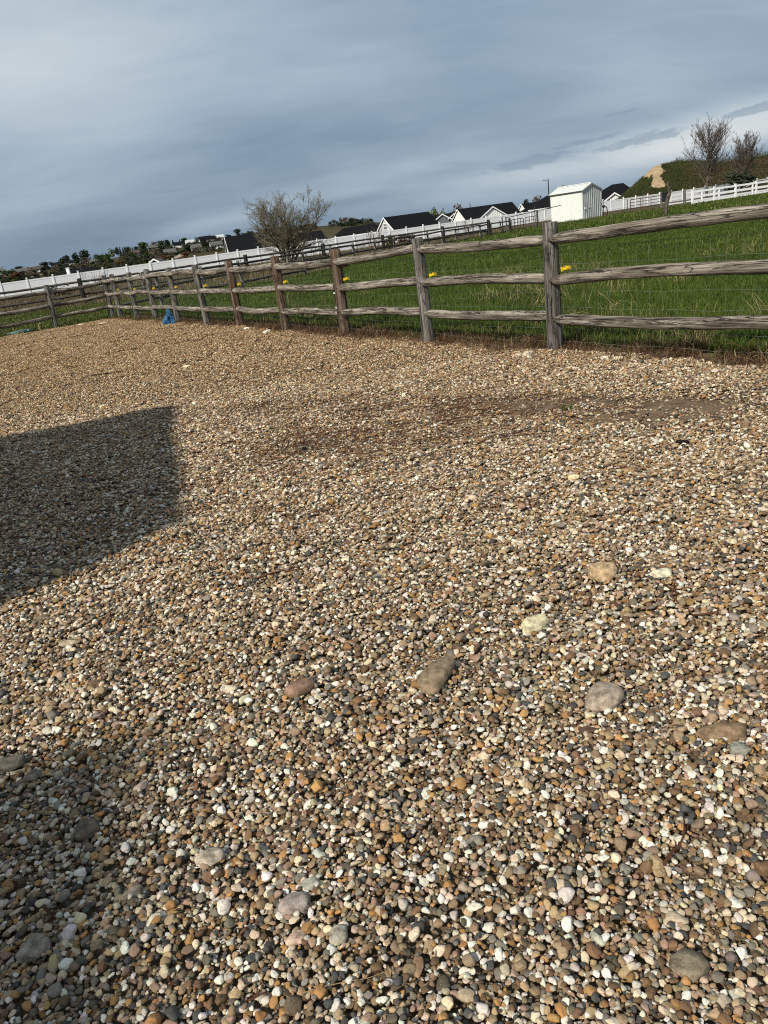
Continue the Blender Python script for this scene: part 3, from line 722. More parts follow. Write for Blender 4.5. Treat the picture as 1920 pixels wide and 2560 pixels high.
for i, t in enumerate(ts_):
    p = A_ + U1 * t
    me = POSTSB[i % 3] if i in (4, 5, 6) else POSTS[i % 4]
    o = obj('post', me, parent=mf); o.location = (p[0] - A_[0], p[1] - A_[1], relief(p[0], p[1])); o.rotation_euler = (R_(random.uniform(-1, 1)), R_(random.uniform(-1.2, 1.2)), math.atan2(U1[1], U1[0]) + random.uniform(-.2, .2))
    if i in (4, 5, 6): o['label'] = 'dark brown stained post'
    MP.append(o)
# rail heights at each post, top / middle / bottom, for the rail leaving towards the camera's right (s) and towards the corner (e)
ZS = {0: (1.18, .78, .37), 1: (1.21, .79, .37)}
for i in range(len(ts_) - 1):
    ta, tb = ts_[i + 1], ts_[i]        # ta: farther post, where the rail's visible rounded end shows; tb: nearer post
    for k, z in enumerate((1.155, .755, .36)):
        z1 = z + random.uniform(-.02, .02); z2 = z + random.uniform(-.02, .02)
        if i == 1: z1 = (1.155, .75, .35)[k]; z2 = (1.22, .80, .38)[k]
        if i == 2: z1 = (1.18, .775, .38)[k]; z2 = (1.15, .77, .375)[k]
        if i == 3: z1 = (1.115, .73, .35)[k]; z2 = (1.20, .79, .39)[k]
        if i == 4: z1 = (1.13, .77, .36)[k]; z2 = (1.12, .745, .355)[k]
        a = A_ + U1 * (ta + .035) + N1 * .040; b = A_ + U1 * (tb - .01) + N1 * -.02
        add_rail(mf, RAILS[(i * 3 + k * 2 + (i // 3)) % 9], (a[0], a[1], z1), (b[0], b[1], z2))
# wire mesh, bay by bay, stapled to the paddock side
def wire_bay(t1, t2, seed):
    rng = random.Random(seed); m = MB(); L = t2 - t1; n = max(2, int(L / .155)); zs = [.10, .25, .46, .62, .84, .90, 1.07]
    pt = lambda t, z: (A_[0] + U1[0] * t + N1[0] * -.085, A_[1] + U1[1] * t + N1[1] * -.085, z)
    sag = [rng.uniform(0, .025) for _ in zs]
    zz = lambda j, u: zs[j] - sag[j] * math.sin(math.pi * u) + .006 * math.sin(u * 17 + j * 3)
    for j in range(len(zs)):
        m.tube([pt(t1 + L * i / n, zz(j, i / n) + rng.uniform(-.003, .003)) for i in range(n + 1)], .0011 if j < 6 else .0016, 3, cap=False, mi=1 if j == 6 else 0)
    for i in range(n):
        t = t1 + L * (i + .5) / n + rng.uniform(-.01, .01); u = (i + .5) / n
        m.tube([pt(t + rng.uniform(-.008, .008), zz(j, u)) for j in (0, 1, 2, 3, 4, 6)], .0009, 3, cap=False)
    return m.me('wire_mesh', [M_GALV, M_WIREDK])
for i in range(len(ts_) - 1):
    o = obj('wire_mesh', wire_bay(ts_[i + 1], ts_[i], i), parent=mf); o.location = (-A_[0], -A_[1], 0)
# yellow insulators on the paddock side of the posts
def insulator():
    m = MB()
    m.box((.045, 0, 0), (.09, .030, .030)); m.tube([(.06, 0, 0), (.085, 0, 0), (.115, 0, .0), (.125, 0, 0)], [.014, .017, .024, .027], 10)
    m.box((.075, 0, .022), (.02, .02, .02)); m.box((.012, 0, 0), (.02, .05, .055))
    return m.me('insulator', M_YELLOW)
INS = insulator()
ins_dir = math.atan2(U1[1], U1[0])
for i in range(2, len(ts_) - 1):
    o = obj('insulator', INS, parent=mf); p = U1 * (ts_[i] + .085) + N1 * -.075
    o.location = (p[0], p[1], .845); o.rotation_euler = (0, R_(-7), ins_dir + R_(8)); o.scale = (.82, .82, .82)
# black cable conduit with white clips on the stained post
m = MB(); m.box((0, 0, .39), (.028, .028, .80)); cnd = m.me('cable_conduit', M_BLACK)
pI = A_ + U1 * (ts_[4] - .086) + N1 * .03 - A_
cd = obj('cable_conduit', cnd, parent=mf); cd.location = (pI[0], pI[1], 0)
m = MB(); m.box((0, 0, 0), (.05, .04, .022)); m.box((.02, 0, 0), (.014, .05, .035)); clp = m.me('clip', M_CLIP)
for z in (.66, .44): c = obj('clip', clp, parent=cd); c.location = (0, 0, z)

# left fence, leaving the corner towards the left edge
lf = empty('wooden_rail_fence', (A_[0], A_[1], 0), label='dark shaded three rail wooden fence running from the corner to the left edge', cat='fence')
tl = [float((fence_pt(127, 768, A_, UL)[:2] - A_) @ UL)]; print('left post', tl)
tl = [0.0] + [tl[0] + 2.44 * k for k in range(0, 5)]
for i, t in enumerate(tl):
    if i == 0: continue
    p = UL * t; o = obj('post', POSTS[(i + 1) % 4], parent=lf); o.location = (p[0], p[1], -.03); o.rotation_euler = (0, R_(random.uniform(-1, 1)), .6 * i)
for i in range(len(tl) - 1):
    for k, z in enumerate((1.07, .68, .34)):
        a = A_ + UL * (tl[i] - .02) + NL * .02; b = A_ + UL * (tl[i + 1] + .03) + NL * -.03
        add_rail(lf, RAILS[(i + k * 4 + 2) % 9], (a[0], a[1], z + (.03 if i == 0 else .0)), (b[0], b[1], z))

# far paddock fence, running away from the same corner
pf = empty('wooden_rail_fence', (A_[0], A_[1], 0), label='long thin three rail wooden fence running away behind the paddock grass to the pipe gates', cat='fence')
for k in range(1, 19):
    p = U2 * 2.44 * k; o = obj('post', POSTS_S[k % 3], parent=pf); o.location = (p[0], p[1], -.06 - .006 * k); o.rotation_euler = (R_(random.uniform(-1.5, 1.5)), R_(random.uniform(-1.5, 1.5)), k)
for k in range(0, 18):
    for j, z in enumerate((1.04, .70, .33)):
        dz = -.006 * k; a = A_ + U2 * (2.44 * k); b = A_ + U2 * (2.44 * (k + 1) + .03)
        add_rail(pf, RAILS_S[(k + j * 2) % 5], (a[0], a[1], z + dz + random.uniform(-.02, .02)), (b[0], b[1], z + dz + random.uniform(-.02, .02)))
# second fence behind it: thick dark posts, two rails
df = empty('dark_post_fence', (-13.6, 40.5, 0), label='two rail fence on thick black posts standing behind the thin paddock fence', cat='fence')
DP = [(-27.5, 31.5), (-20.5, 36.0)]
for px, py, Y in ((206, 731, 40.5), (618, 668, 46.5), (809, 632, 51.0), (958, 606, 54.0), (1108, 588, 57.0), (1222, 572, 59.0)):
    g = atd(px, py, Y); DP.append((g[0], g[1]))
DPM = [post_mesh('post', .12, 1.38, 60 + i, M_DARKP) for i in range(2)]
for i, p in enumerate(DP):
    o = obj('post', DPM[i % 2], parent=df); o.location = (p[0] + 13.6, p[1] - 40.5, -.12); o.rotation_euler = (0, 0, i)
DRM = [rail_mesh('rail', .055, 70 + i, M_RAILD, .02) for i in range(3)]
for i in range(len(DP) - 1):
    a, b = np.array(DP[i]), np.array(DP[i + 1]); n = max(1, round(np.linalg.norm(b - a) / 3.6))
    for j in range(n):
        p, q = a + (b - a) * j / n, a + (b - a) * (j + 1) / n
        for k, z in enumerate((1.10, .50)): add_rail(df, DRM[(i + j + k) % 3], (p[0], p[1], z), (q[0], q[1], z))
        if j: o = obj('post', POSTS_S[j % 3], parent=df); o.location = (p[0] + 13.6, p[1] - 40.5, -.10)

# ------------------------------------------------------------------ white vinyl privacy fence across the back
WO, WU = np.array([-33.2, 78.0]), np.array([.8910, .4540]); WANG = math.atan2(.4540, .8910); PW_ = 2.40
wf = empty('white_privacy_fence', (WO[0], WO[1], 0), WANG, label='long white vinyl privacy fence crossing the whole background in front of the houses', cat='fence')
m = MB(); m.box((0, 0, .93), (.13, .13, 1.96)); m.box((0, 0, 1.925), (.16, .16, .035)); m.add([(-.075, -.075, 1.943), (.075, -.075, 1.943), (.075, .075, 1.943), (-.075, .075, 1.943), (0, 0, 1.985)], [(0, 1, 4), (1, 2, 4), (2, 3, 4), (3, 0, 4)])
WP = m.me('post', M_WHITE)
m = MB()
for i in range(15): m.box((.065 + .0775 + i * .1515, 0, .95), (.148, .03, 1.55), mi=0)
WB = m.me('panel_boards', M_PANEL)
m = MB(); m.box((PW_ / 2, 0, 0), (PW_ - .13, .055, .14)); WR = m.me('rail', M_WHITE)
def wz(t): p = WO + WU * t; return float(lowland(0, p[1])) + .06
for i in range(-7, 58):
    t = i * PW_; z = wz(t)
    o = obj('post', WP, parent=wf); o.location = (t, 0, z - .12)
    o = obj('panel', WB, parent=wf); o.location = (t, 0, z - .10)
    for zz in (1.68, .62, .12):
        r = obj('rail', WR, parent=o); r.location = (0, 0, zz)

# ------------------------------------------------------------------ white three rail ranch fences on the right
def ranch(O, U, n, step, h, label):
    ang = math.atan2(U[1], U[0]); e = empty('white_rail_fence', (O[0], O[1], 0), ang, label=label, cat='fence')
    m = MB(); m.box((0, 0, h / 2 - .1), (.13, .13, h + .2)); m.box((0, 0, h + .015), (.155, .155, .03)); pm = m.me('post', M_WHITE)
    m = MB(); m.box((step / 2, -.02, 0), (step - .02, .05, .14)); rm = m.me('rail', M_WHITE)
    for i in range(n):
        o = obj('post', pm, parent=e); o.location = (i * step, 0, float(lowland(0, O[1] + U[1] * i * step)))
        if i < n - 1:
            for z in (h - .14, h - .56, h - .98): r = obj('rail', rm, parent=e); r.location = (i * step, 0, z + float(lowland(0, O[1])))
ranch(np.array([29.4, 68.6]), np.array([.955, .297]), 12, 2.25, 1.32, 'nearer white three rail vinyl fence on the right, beyond the grass')
ranch(np.array([33.5, 84.5]), np.array([.93, .36]), 14, 2.4, 1.32, 'farther white three rail vinyl fence seen through the gaps of the nearer one')

# ------------------------------------------------------------------ pipe gates, stock panels, posts
def pipe_gate(name, a, b, h0, h1, nb, nv, mat, r, label, cat='gate', round_=True):
    a, b = np.array(a), np.array(b); L = float(np.linalg.norm(b - a)); e = empty(name, (a[0], a[1], 0), math.atan2(b[1] - a[1], b[0] - a[0]), label=label, cat=cat)
    m = MB(); c = .12 if round_ else .02
    m.tube([(0, 0, h0), (0, 0, h1 - c), (c * .3, 0, h1 - c * .3), (c, 0, h1), (L - c, 0, h1), (L - c * .3, 0, h1 - c * .3), (L, 0, h1 - c), (L, 0, h0), (0, 0, h0)], r, 6)
    obj('frame', m.me('frame', mat), parent=e)
    m = MB(); m.tube([(0, 0, 0), (L, 0, 0)], r * .8, 6); bm_ = m.me('bar', mat)
    for i in range(nb): o = obj('bar', bm_, parent=e); o.location = (0, 0, h0 + (h1 - h0) * (i + 1) / (nb + 1))
    m = MB(); m.tube([(0, 0, h0), (0, 0, h1)], r * .8, 6); um = m.me('upright', mat)
    for i in range(nv): o = obj('upright', um, parent=e); o.location = (L * (i + 1) / (nv + 1), 0, 0)
    return e
def W(px, py, Y): g = atd(px, py, Y); return (g[0], g[1])
pipe_gate('pipe_gate', W(1279, 560, 61), W(1309, 555, 62.5), .10, 1.02, 3, 3, M_PIPE, .028, 'dark pipe gate, the left of two round cornered gates behind the nearest post')
pipe_gate('pipe_gate', W(1313, 553, 62.6), W(1345, 550, 64), .10, 1.04, 3, 2, M_PIPE, .028, 'dark pipe gate, the right of two round cornered gates behind the nearest post')
pipe_gate('pipe_gate', W(1112, 584, 60), W(1180, 575, 62), .12, 1.05, 3, 1, M_PIPE, .025, 'thin grey pipe gate seen between the first thick dark posts behind the paddock fence')
pipe_gate('pipe_gate', W(1184, 572, 62), W(1219, 570, 63), .12, 1.06, 3, 1, M_PIPE, .025, 'narrow grey pipe gate ending at a thick dark post behind the paddock fence')
pipe_gate('pipe_gate', W(1576, 516, 71), W(1653, 508, 72), .0, 1.22, 4, 2, M_RUST, .035, 'rusty red five bar pipe gate to the right of the white shed', round_=False)
g = atd(1264, 545, 60); g2 = atd(1403, 513, 66)
e = empty('overhead_pipe', (g[0], g[1], 0), label='thin dark overhead pipe sloping up from the paddock fence to the white shed', cat='pipe')
m = MB(); m.tube([(0, 0, g[2]), (g2[0] - g[0], g2[1] - g[1], g2[2])], .03, 6); obj('cross_pipe', m.me('cross_pipe', M_PIPE), parent=e)
m = MB(); m.tube([(0, 0, 0), (0, 0, g[2])], .03, 6); obj('upright', m.me('upright', M_PIPE), parent=e)
m = MB(); m.tube([(0, 0, 0), (0, 0, 1.75)], .03, 6); o = obj('upright', m.me('upright', M_PIPE), parent=e); o.location = (float(atd(1337, 530, 63)[0] - g[0]), 3.0, 0)
# posts of different kinds at the corral
def lone_post(px, py, Y, r, h, mat, label, name='wooden_post', **kw):
    g = atd(px, py, Y); o = obj(name, post_mesh(name, r, h, int(px), mat), label=label, cat='post'); o.location = (g[0], g[1], -.05); return o
lone_post(1257, 575, 60.3, .05, 1.38, M_DARKP, 'thin black post where the paddock fence meets the gates')
lone_post(1275, 570, 60.6, .09, 1.20, M_DARKP, 'dark post at the left end of the left round cornered pipe gate')
lone_post(1267, 574, 60.4, .05, 1.35, M_POST, 'pale thin post beside the black post at the gates')
lone_post(1344, 552, 64, .08, 1.50, M_POST, 'brown post rising just left behind the nearest fence post')
lone_post(1654, 505, 70.6, .09, 1.55, M_POST, 'grey wooden post at the hinge end of the red pipe gate')
lone_post(1711, 498, 71, .11, 1.50, M_POST, 'grey wooden post between the crooked post and the white rail fence')
lone_post(1568, 512, 70, .035, 1.35, M_PIPE, 'thin steel post left of the red pipe gate')
lone_post(1607, 508, 78, .03, 1.9, M_PIPE, 'thin steel post standing behind the red pipe gate')
# crooked weathered trunk used as a post
g = gp(1664, 546, 0); k_ = np.linalg.norm(g[:2]) / F_
prof = [(1664, 548, 15), (1665, 525, 13), (1667, 505, 12), (1671, 492, 13), (1675, 480, 11), (1673, 470, 8), (1670, 462, 8), (1671, 458, 10), (1669, 455, 6)]
m = MB(); m.tube([tuple(np.array(atd(x, y, g[1])) - [0, 0, 0]) for x, y, w in prof], [w * k_ * .33 for *_, w in prof], 9)
V = np.array(m.v); V[:, :2] -= g[:2]
o = obj('crooked_post', mesh('crooked_post', V.tolist(), m.f, M_BARK, True), label='tall crooked bare trunk standing as a post in the grass right of the red gate', cat='post'); o.location = (g[0], g[1], 0)
for zz, sx in ((1.55, .12), (1.83, -.1)):
    m = MB(); m.tube([(0, 0, 0), (sx, .02, .06), (sx * 1.5, .03, .14)], [.04, .03, .012], 6); s_ = obj('branch_stub', m.me('branch_stub', M_BARK), parent=o); s_.location = (.12, 0, zz - .05)
gb = atd(1663, 494, 60); m = MB(); m.box((0, 0, 0), (.42, .3, .62)); m.box((0, 0, .33), (.46, .34, .05)); m.box((0, 0, -.85), (.08, .08, 1.1))
o = obj('control_box', m.me('control_box', M_BLACK), label='black box on a short post just left of the crooked trunk', cat='box'); o.location = (gb[0], gb[1], gb[2])
ew = empty('wooden_gate', (29.0, 68.2, 0), .24, label='sagging grey wooden gate between the crooked trunk and the white rail fence', cat='gate')
for k, (z1, z2) in enumerate(((1.05, 1.28), (.80, .86), (.45, .50), (.38, 1.05))):
    add_rail(ew, RAILS_S[k], (29.0 - 2.3, 67.6, z1), (29.2, 68.3, z2), 'bar' if k < 3 else 'brace').rotation_mode = 'XYZ'
for o in ew.children: o.matrix_local = Matrix.Rotation(-.24, 4, 'Z') @ o.matrix_local

# ------------------------------------------------------------------ shed
C0 = gp(1457, 549, 0); B = R_(47); ul = np.array([-math.cos(B), math.sin(B)]); ur = np.array([math.sin(B), math.cos(B)]); SL, SW, SH = 3.55, 2.55, 2.5
while proj((C0[0] + ul[0] * SL, C0[1] + ul[1] * SL, 1.2))[0] > 1385: SL += .05
while proj((C0[0] + ur[0] * SW, C0[1] + ur[1] * SW, 1.2))[0] < 1502: SW += .03
ztop = atd(1450, 475, C0[1])[2]; SH = float(ztop); print('shed', SL, SW, SH, C0)
sh = empty('storage_shed', (C0[0], C0[1], 0), math.atan2(ur[1], ur[0]), label='tall white metal storage shed with a ribbed front standing in the grass', cat='shed')
# local frame: x along the ribbed gable wall, y along the long plain wall
RH = .55
m = MB(); m.box((.02, SL / 2, SH / 2), (.04, SL - .02, SH)); obj('side_wall', m.me('side_wall', M_METALW), parent=sh)
m = MB(); m.box((SW - .02, SL / 2, SH / 2), (.04, SL - .02, SH)); obj('side_wall', m.me('side_wall', M_METALW), parent=sh)
def gable_wall(y, flip, ribs):
    m = MB(); n = 10; w = SW / n
    for i in range(n):
        x0, x1 = i * w, (i + 1) * w
        hh = lambda x: SH + RH * (1 - abs(x - SW / 2) / (SW / 2)) - .02
        for (a, b, dy) in ((x0, x0 + w * .62, 0), (x0 + w * .62, x1, .09 if ribs else 0)):
            V = [(a, y - dy * flip, 0), (b, y - dy * flip, 0), (b, y - dy * flip, hh(b)), (a, y - dy * flip, hh(a)), (a, y + .04 * flip, 0), (b, y + .04 * flip, 0), (b, y + .04 * flip, hh(b)), (a, y + .04 * flip, hh(a))]
            m.add(V, [(0, 1, 2, 3), (7, 6, 5, 4), (0, 3, 7, 4), (1, 5, 6, 2), (3, 2, 6, 7)])
    return m.me('gable_wall', M_RIBS)
obj('gable_wall', gable_wall(0.0, 1, True), parent=sh); obj('gable_wall', gable_wall(SL, -1, False), parent=sh)
for sgn in (0, 1):
    m = MB(); ov = .10; x0, x1 = (-.12, SW / 2) if sgn == 0 else (SW + .12, SW / 2)
    z0, z1 = SH - .06, SH + RH
    n = 12
    for i in range(n):
        ya, yb = -ov + (SL + 2 * ov) * i / n, -ov + (SL + 2 * ov) * (i + 1) / n
        for (a, b, dz) in ((ya, yb - .06, 0), (yb - .06, yb, .035)):
            V = [(x0, a, z0 + dz), (x1, a, z1 + dz), (x1, b, z1 + dz), (x0, b, z0 + dz), (x0, a, z0 - .04), (x1, a, z1 - .04), (x1, b, z1 - .04), (x0, b, z0 - .04)]
            m.add(V, [(0, 1, 2, 3), (7, 6, 5, 4), (0, 4, 5, 1), (2, 6, 7, 3), (0, 3, 7, 4)])
    obj('roof', m.me('roof', M_METALW), parent=sh)
m = MB(); m.box((SW / 2, SL / 2, SH + RH + .03), (.26, SL + .22, .05)); rc = obj('ridge_cap', m.me('ridge_cap', M_METALW), parent=sh)
for sgn in (0, 1):
    m = MB(); a = Vector((-.12 if sgn == 0 else SW + .12, -.13, SH - .10)); b = Vector((SW / 2, -.13, SH + RH - .02))
    m.add([a, b, b + Vector((0, 0, -.17)), a + Vector((0, 0, -.15)), a + Vector((0, .03, 0)), b + Vector((0, .03, 0)), b + Vector((0, .03, -.17)), a + Vector((0, .03, -.15))], [(0, 1, 2, 3), (7, 6, 5, 4), (0, 4, 5, 1), (3, 2, 6, 7), (0, 3, 7, 4)])
    obj('gable_trim', m.me('gable_trim', M_TRIM), parent=sh)
for x in (-.02, SW + .02):
    m = MB(); m.box((x, -.07, SH / 2 - .08), (.10, .06, SH - .1)); obj('corner_trim', m.me('corner_trim', M_TRIM if x > 0 else M_METALW), parent=sh)
m = MB(); m.box((-.14, SL / 2, SH - .10), (.03, SL + .2, .07)); obj('eave_trim', m.me('eave_trim', M_PIPE), parent=sh)
m = MB(); m.box((.30, -.10, 1.0), (.14, .08, .07)); m.box((.30, -.10, 1.0), (.03, .10, .16)); obj('latch', m.me('latch', M_WHITE), parent=sh)
m = MB(); m.box((1.15, -.10, 1.08), (.14, .08, .07)); obj('handle', m.me('handle', M_WHITE), parent=sh)
for yy, zz in ((.25, .95), (1.25, .72), (2.2, .62)):
    m = MB(); m.box((-.03, yy, zz), (.05, .10, .09)); m.box((-.05, yy, zz + .03), (.05, .04, .04)); obj('wall_bracket', m.me('wall_bracket', M_WHITE), parent=sh)
gb = gp(1388, 556, 0); gb2 = gp(1405, 555, 0)
gt = empty('small_white_gate', (gb[0], gb[1], 0), .12, label='narrow white gate with a small square sign, leaning on the left end of the shed', cat='gate')
L_ = float(np.linalg.norm(gb2 - gb)) + .1
m = MB(); m.box((L_ / 2, 0, .85), (L_ - .05, .03, 1.55)); obj('gate_panel', m.me('gate_panel', M_METALW), parent=gt)
m = MB(); m.box((0, 0, .9), (.05, .05, 1.75)); m.box((L_ / 2, 0, 1.72), (L_, .05, .05)); obj('gate_frame', m.me('gate_frame', M_WHITE), parent=gt)
m = MB(); m.box((L_ + .03, 0, .9), (.12, .10, 1.75)); obj('gate_post', m.me('gate_post', M_TRIM), parent=gt)
m = MB(); m.box((.18, -.03, 1.38), (.22, .02, .30)); sg = obj('notice', m.me('notice', M_PIPE), parent=gt)
m = MB()
for i in range(3): m.box((.18, -.045, 1.46 - i * .08), (.15, .01, .022))
obj('notice_lines', m.me('notice_lines', M_GALV), parent=sg)
m = MB(); m.tube([(L_ * .4, -.03, .1), (L_ * .95, -.03, .95)], .012, 5); obj('brace', m.me('brace', M_TRIM), parent=gt)
# hydrant with a black hose loop
gh = gp(1509, 545, 0); e = empty('hose_hydrant', (gh[0], gh[1], 0), label='black hydrant with a looped black hose against the right side of the shed', cat='hydrant')
m = MB(); m.tube([(0, 0, 0), (0, 0, .95)], .035, 8); m.tube([(0, 0, .95), (.0, 0, 1.35)], .03, 6); obj('standpipe', m.me('standpipe', M_BLACK), parent=e)
m = MB(); m.box((.02, 0, .98), (.22, .14, .18)); m.tube([(0, 0, 1.06), (-.12, 0, 1.0), (-.15, 0, 1.3)], .022, 6); obj('valve', m.me('valve', M_BLACK), parent=e)
m = MB(); m.tube([(.05, 0, .85), (.12, 0, .95), (.24, 0, .94), (.33, 0, .78), (.36, 0, .5), (.36, 0, 0)], .045, 7); obj('hose', m.me('hose', M_BLACK), parent=e)
# street lamp beyond
gl = atd(1370, 448, 150); e = empty('street_lamp', (gl[0], gl[1], -.3), label='black street lamp with a short arm rising behind the roofs left of the shed', cat='street lamp')
m = MB(); m.tube([(0, 0, 0), (0, 0, gl[2] + .3)], [.12, .09], 8); obj('pole', m.me('pole', M_BLACK), parent=e)
m = MB(); m.box((-.35, 0, gl[2] + .22), (.7, .08, .06)); obj('arm', m.me('arm', M_BLACK), parent=e)
m = MB(); m.box((-.62, 0, gl[2] + .20), (.55, .28, .09)); obj('lamp_head', m.me('lamp_head', M_BLACK), parent=e)

# ------------------------------------------------------------------ houses beyond the fence
def gable_house(name, label, ax, ay, Y, ex, ang, half, wall, roofm, wallm, gz=-.4, pitch=.72, win=None, cat='house', trim=M_WHITE, L=None, extra=None):
    """ax,ay: photo position of the near gable's peak at distance Y; ex: photo x of the far ridge end; ang: ridge direction"""
    A = atd(ax, ay, Y); d = np.array([math.cos(ang), math.sin(ang)])
    if L is None:
        L = 3.0
        while proj((A[0] + d[0] * L, A[1] + d[1] * L, A[2]))[0] < ex and L < 60: L += .25
    zr = A[2]; rise = half * pitch; ze = zr - rise
    e = empty(name, (A[0], A[1], gz), ang, label=label, cat=cat)
    zr -= gz; ze -= gz
    hw = half - .45
    m = MB(); m.box((L / 2, -hw, ze / 2), (L - .2, .2, ze)); m.box((L / 2, hw, ze / 2), (L - .2, .2, ze)); obj('long_wall', m.me('long_wall', wallm), parent=e)
    for x in (.3, L - .3):
        m = MB(); zz = ze + (half - hw) * pitch * .2
        m.prism([(-hw, 0), (hw, 0), (hw, ze), (0, zr - .25), (-hw, ze)], .18, Matrix.Translation((x - .09, 0, 0)) @ Matrix.Rotation(R_(90), 4, 'Z') @ Matrix.Diagonal((1, -1, 1, 1)))
        gw = obj('gable_wall', m.me('gable_wall', wallm), parent=e)
    for s_ in (-1, 1):
        m = MB(); t_ = .16
        V = [(0, 0, zr), (L, 0, zr), (L, s_ * half, ze), (0, s_ * half, ze), (0, 0, zr - t_), (L, 0, zr - t_), (L, s_ * half, ze - t_), (0, s_ * half, ze - t_)]
        m.add(V, [(0, 1, 2, 3), (7, 6, 5, 4), (0, 4, 5, 1), (2, 6, 7, 3), (0, 3, 7, 4), (1, 5, 6, 2)]); obj('roof', m.me('roof', roofm), parent=e)
        m = MB(); V = [(-.05, 0, zr + .02), (-.05, s_ * half, ze + .02), (-.05, s_ * half, ze - .24), (-.05, 0, zr - .24), (-.003, 0, zr + .02), (-.003, s_ * half, ze + .02), (-.003, s_ * half, ze - .24), (-.003, 0, zr - .24)]
        m.add(V, [(0, 1, 2, 3), (7, 6, 5, 4), (0, 4, 5, 1), (3, 2, 6, 7), (1, 5, 6, 2)]); obj('gable_fascia', m.me('gable_fascia', trim), parent=e)
        m = MB(); m.box((L / 2, s_ * (half + .02), ze - .1), (L, .04, .2)); obj('gutter', m.me('gutter', trim), parent=e)
    if win:
        for (wy, wz_, ww, wh, nx, ny) in win:
            x = .17
            m = MB(); m.box((x, wy, wz_ - gz), (.06, ww + .16, wh + .16)); w = obj('window', m.me('window', M_WHITE), parent=e)
            for i in range(nx):
                for j in range(ny):
                    m = MB(); m.box((x - .04, wy - ww / 2 + ww * (i + .5) / nx, wz_ - gz - wh / 2 + wh * (j + .5) / ny), (.03, ww / nx - .12, wh / ny - .12)); obj('pane', m.me('pane', M_GLASS), parent=w)
    return e, A, L, d
gable_house('gable_house', 'house with black roof and bright white gable end, half hidden by bare spreading tree', 560.5, 592.5, 150, 690, R_(12), 4.6, 3, M_ROOF, M_SIDEW, win=[(.3, 2.6, .7, 1.2, 1, 2)])
gable_house('gable_house', 'black roofed house with a pale grey gable and six pane window left of the middle', 958, 543.5, 165, 1071, R_(26), 5.2, 3, M_ROOF, M_SIDEG, win=[(-.15, 2.35, 1.3, 1.15, 3, 2)])
e3, A3, L3, d3 = gable_house('gable_house', 'long black roofed house with white end gable and ribbed cross gable facing the yard', 1142.7, 523, 185, 1279, R_(19), 5.4, 3, M_ROOF, M_SIDEW)
def cross_gable(e, x0, w, zr, out, wallm, roofm, battens=True, base=0):
    """gabled bay that projects from the long side (local -y) of a house"""
    m = MB(); zb = zr - w / 2 * .62
    M = Matrix.Translation((x0, -out, 0))
    m.prism([(-w / 2 + .3, base), (w / 2 - .3, base), (w / 2 - .3, zb + .1), (0, zr - .2), (-w / 2 + .3, zb + .1)], .2, M); cg = obj('cross_gable', m.me('cross_gable', wallm), parent=e)
    if battens:
        n = int(w / .45); bm_ = MB(); bm_.box((0, 0, 0), (.07, .04, 1.0)); bme = bm_.me('batten', wallm)
        for i in range(n):
            x = -w / 2 + .5 + (w - 1) * i / (n - 1); top = zr - .25 - abs(x) * .62; bo = obj('batten', bme, parent=cg)
            bo.location = (x0 + x, -out - .02, (top + 1.0) / 2); bo.scale = (1, 1, max(.1, top - 1.0))
    for s_ in (-1, 1):
        m = MB(); V = [(x0, -out - .3, zr), (x0, out * .0 + 4.6, zr), (x0 + s_ * w / 2, 4.6, zb), (x0 + s_ * w / 2, -out - .3, zb)]
        V += [(v[0], v[1], v[2] - .14) for v in V]; m.add(V, [(0, 1, 2, 3), (7, 6, 5, 4), (0, 4, 5, 1), (2, 6, 7, 3), (0, 3, 7, 4)]); obj('cross_roof', m.me('cross_roof', roofm), parent=e)
        m = MB(); y = -out - .35; V = [(x0, y, zr + .03), (x0 + s_ * w / 2, y, zb + .03), (x0 + s_ * w / 2, y, zb - .25), (x0, y, zr - .25)]; V += [(v[0], y + .045, v[2]) for v in V]
        m.add(V, [(0, 1, 2, 3), (7, 6, 5, 4), (0, 4, 5, 1), (3, 2, 6, 7), (1, 5, 6, 2)]); obj('gable_fascia', m.me('gable_fascia', M_WHITE), parent=e)
xg = 0.0
while proj((A3[0] + d3[0] * xg + d3[1] * 5.6, A3[1] + d3[1] * xg - d3[0] * 5.6, 3.5))[0] < 1229: xg += .2
cross_gable(e3, xg, 8.4, atd(1229, 516, 185 + d3[1] * xg - 5.3)[2] + .4, 5.6, M_SIDEW, M_ROOF)
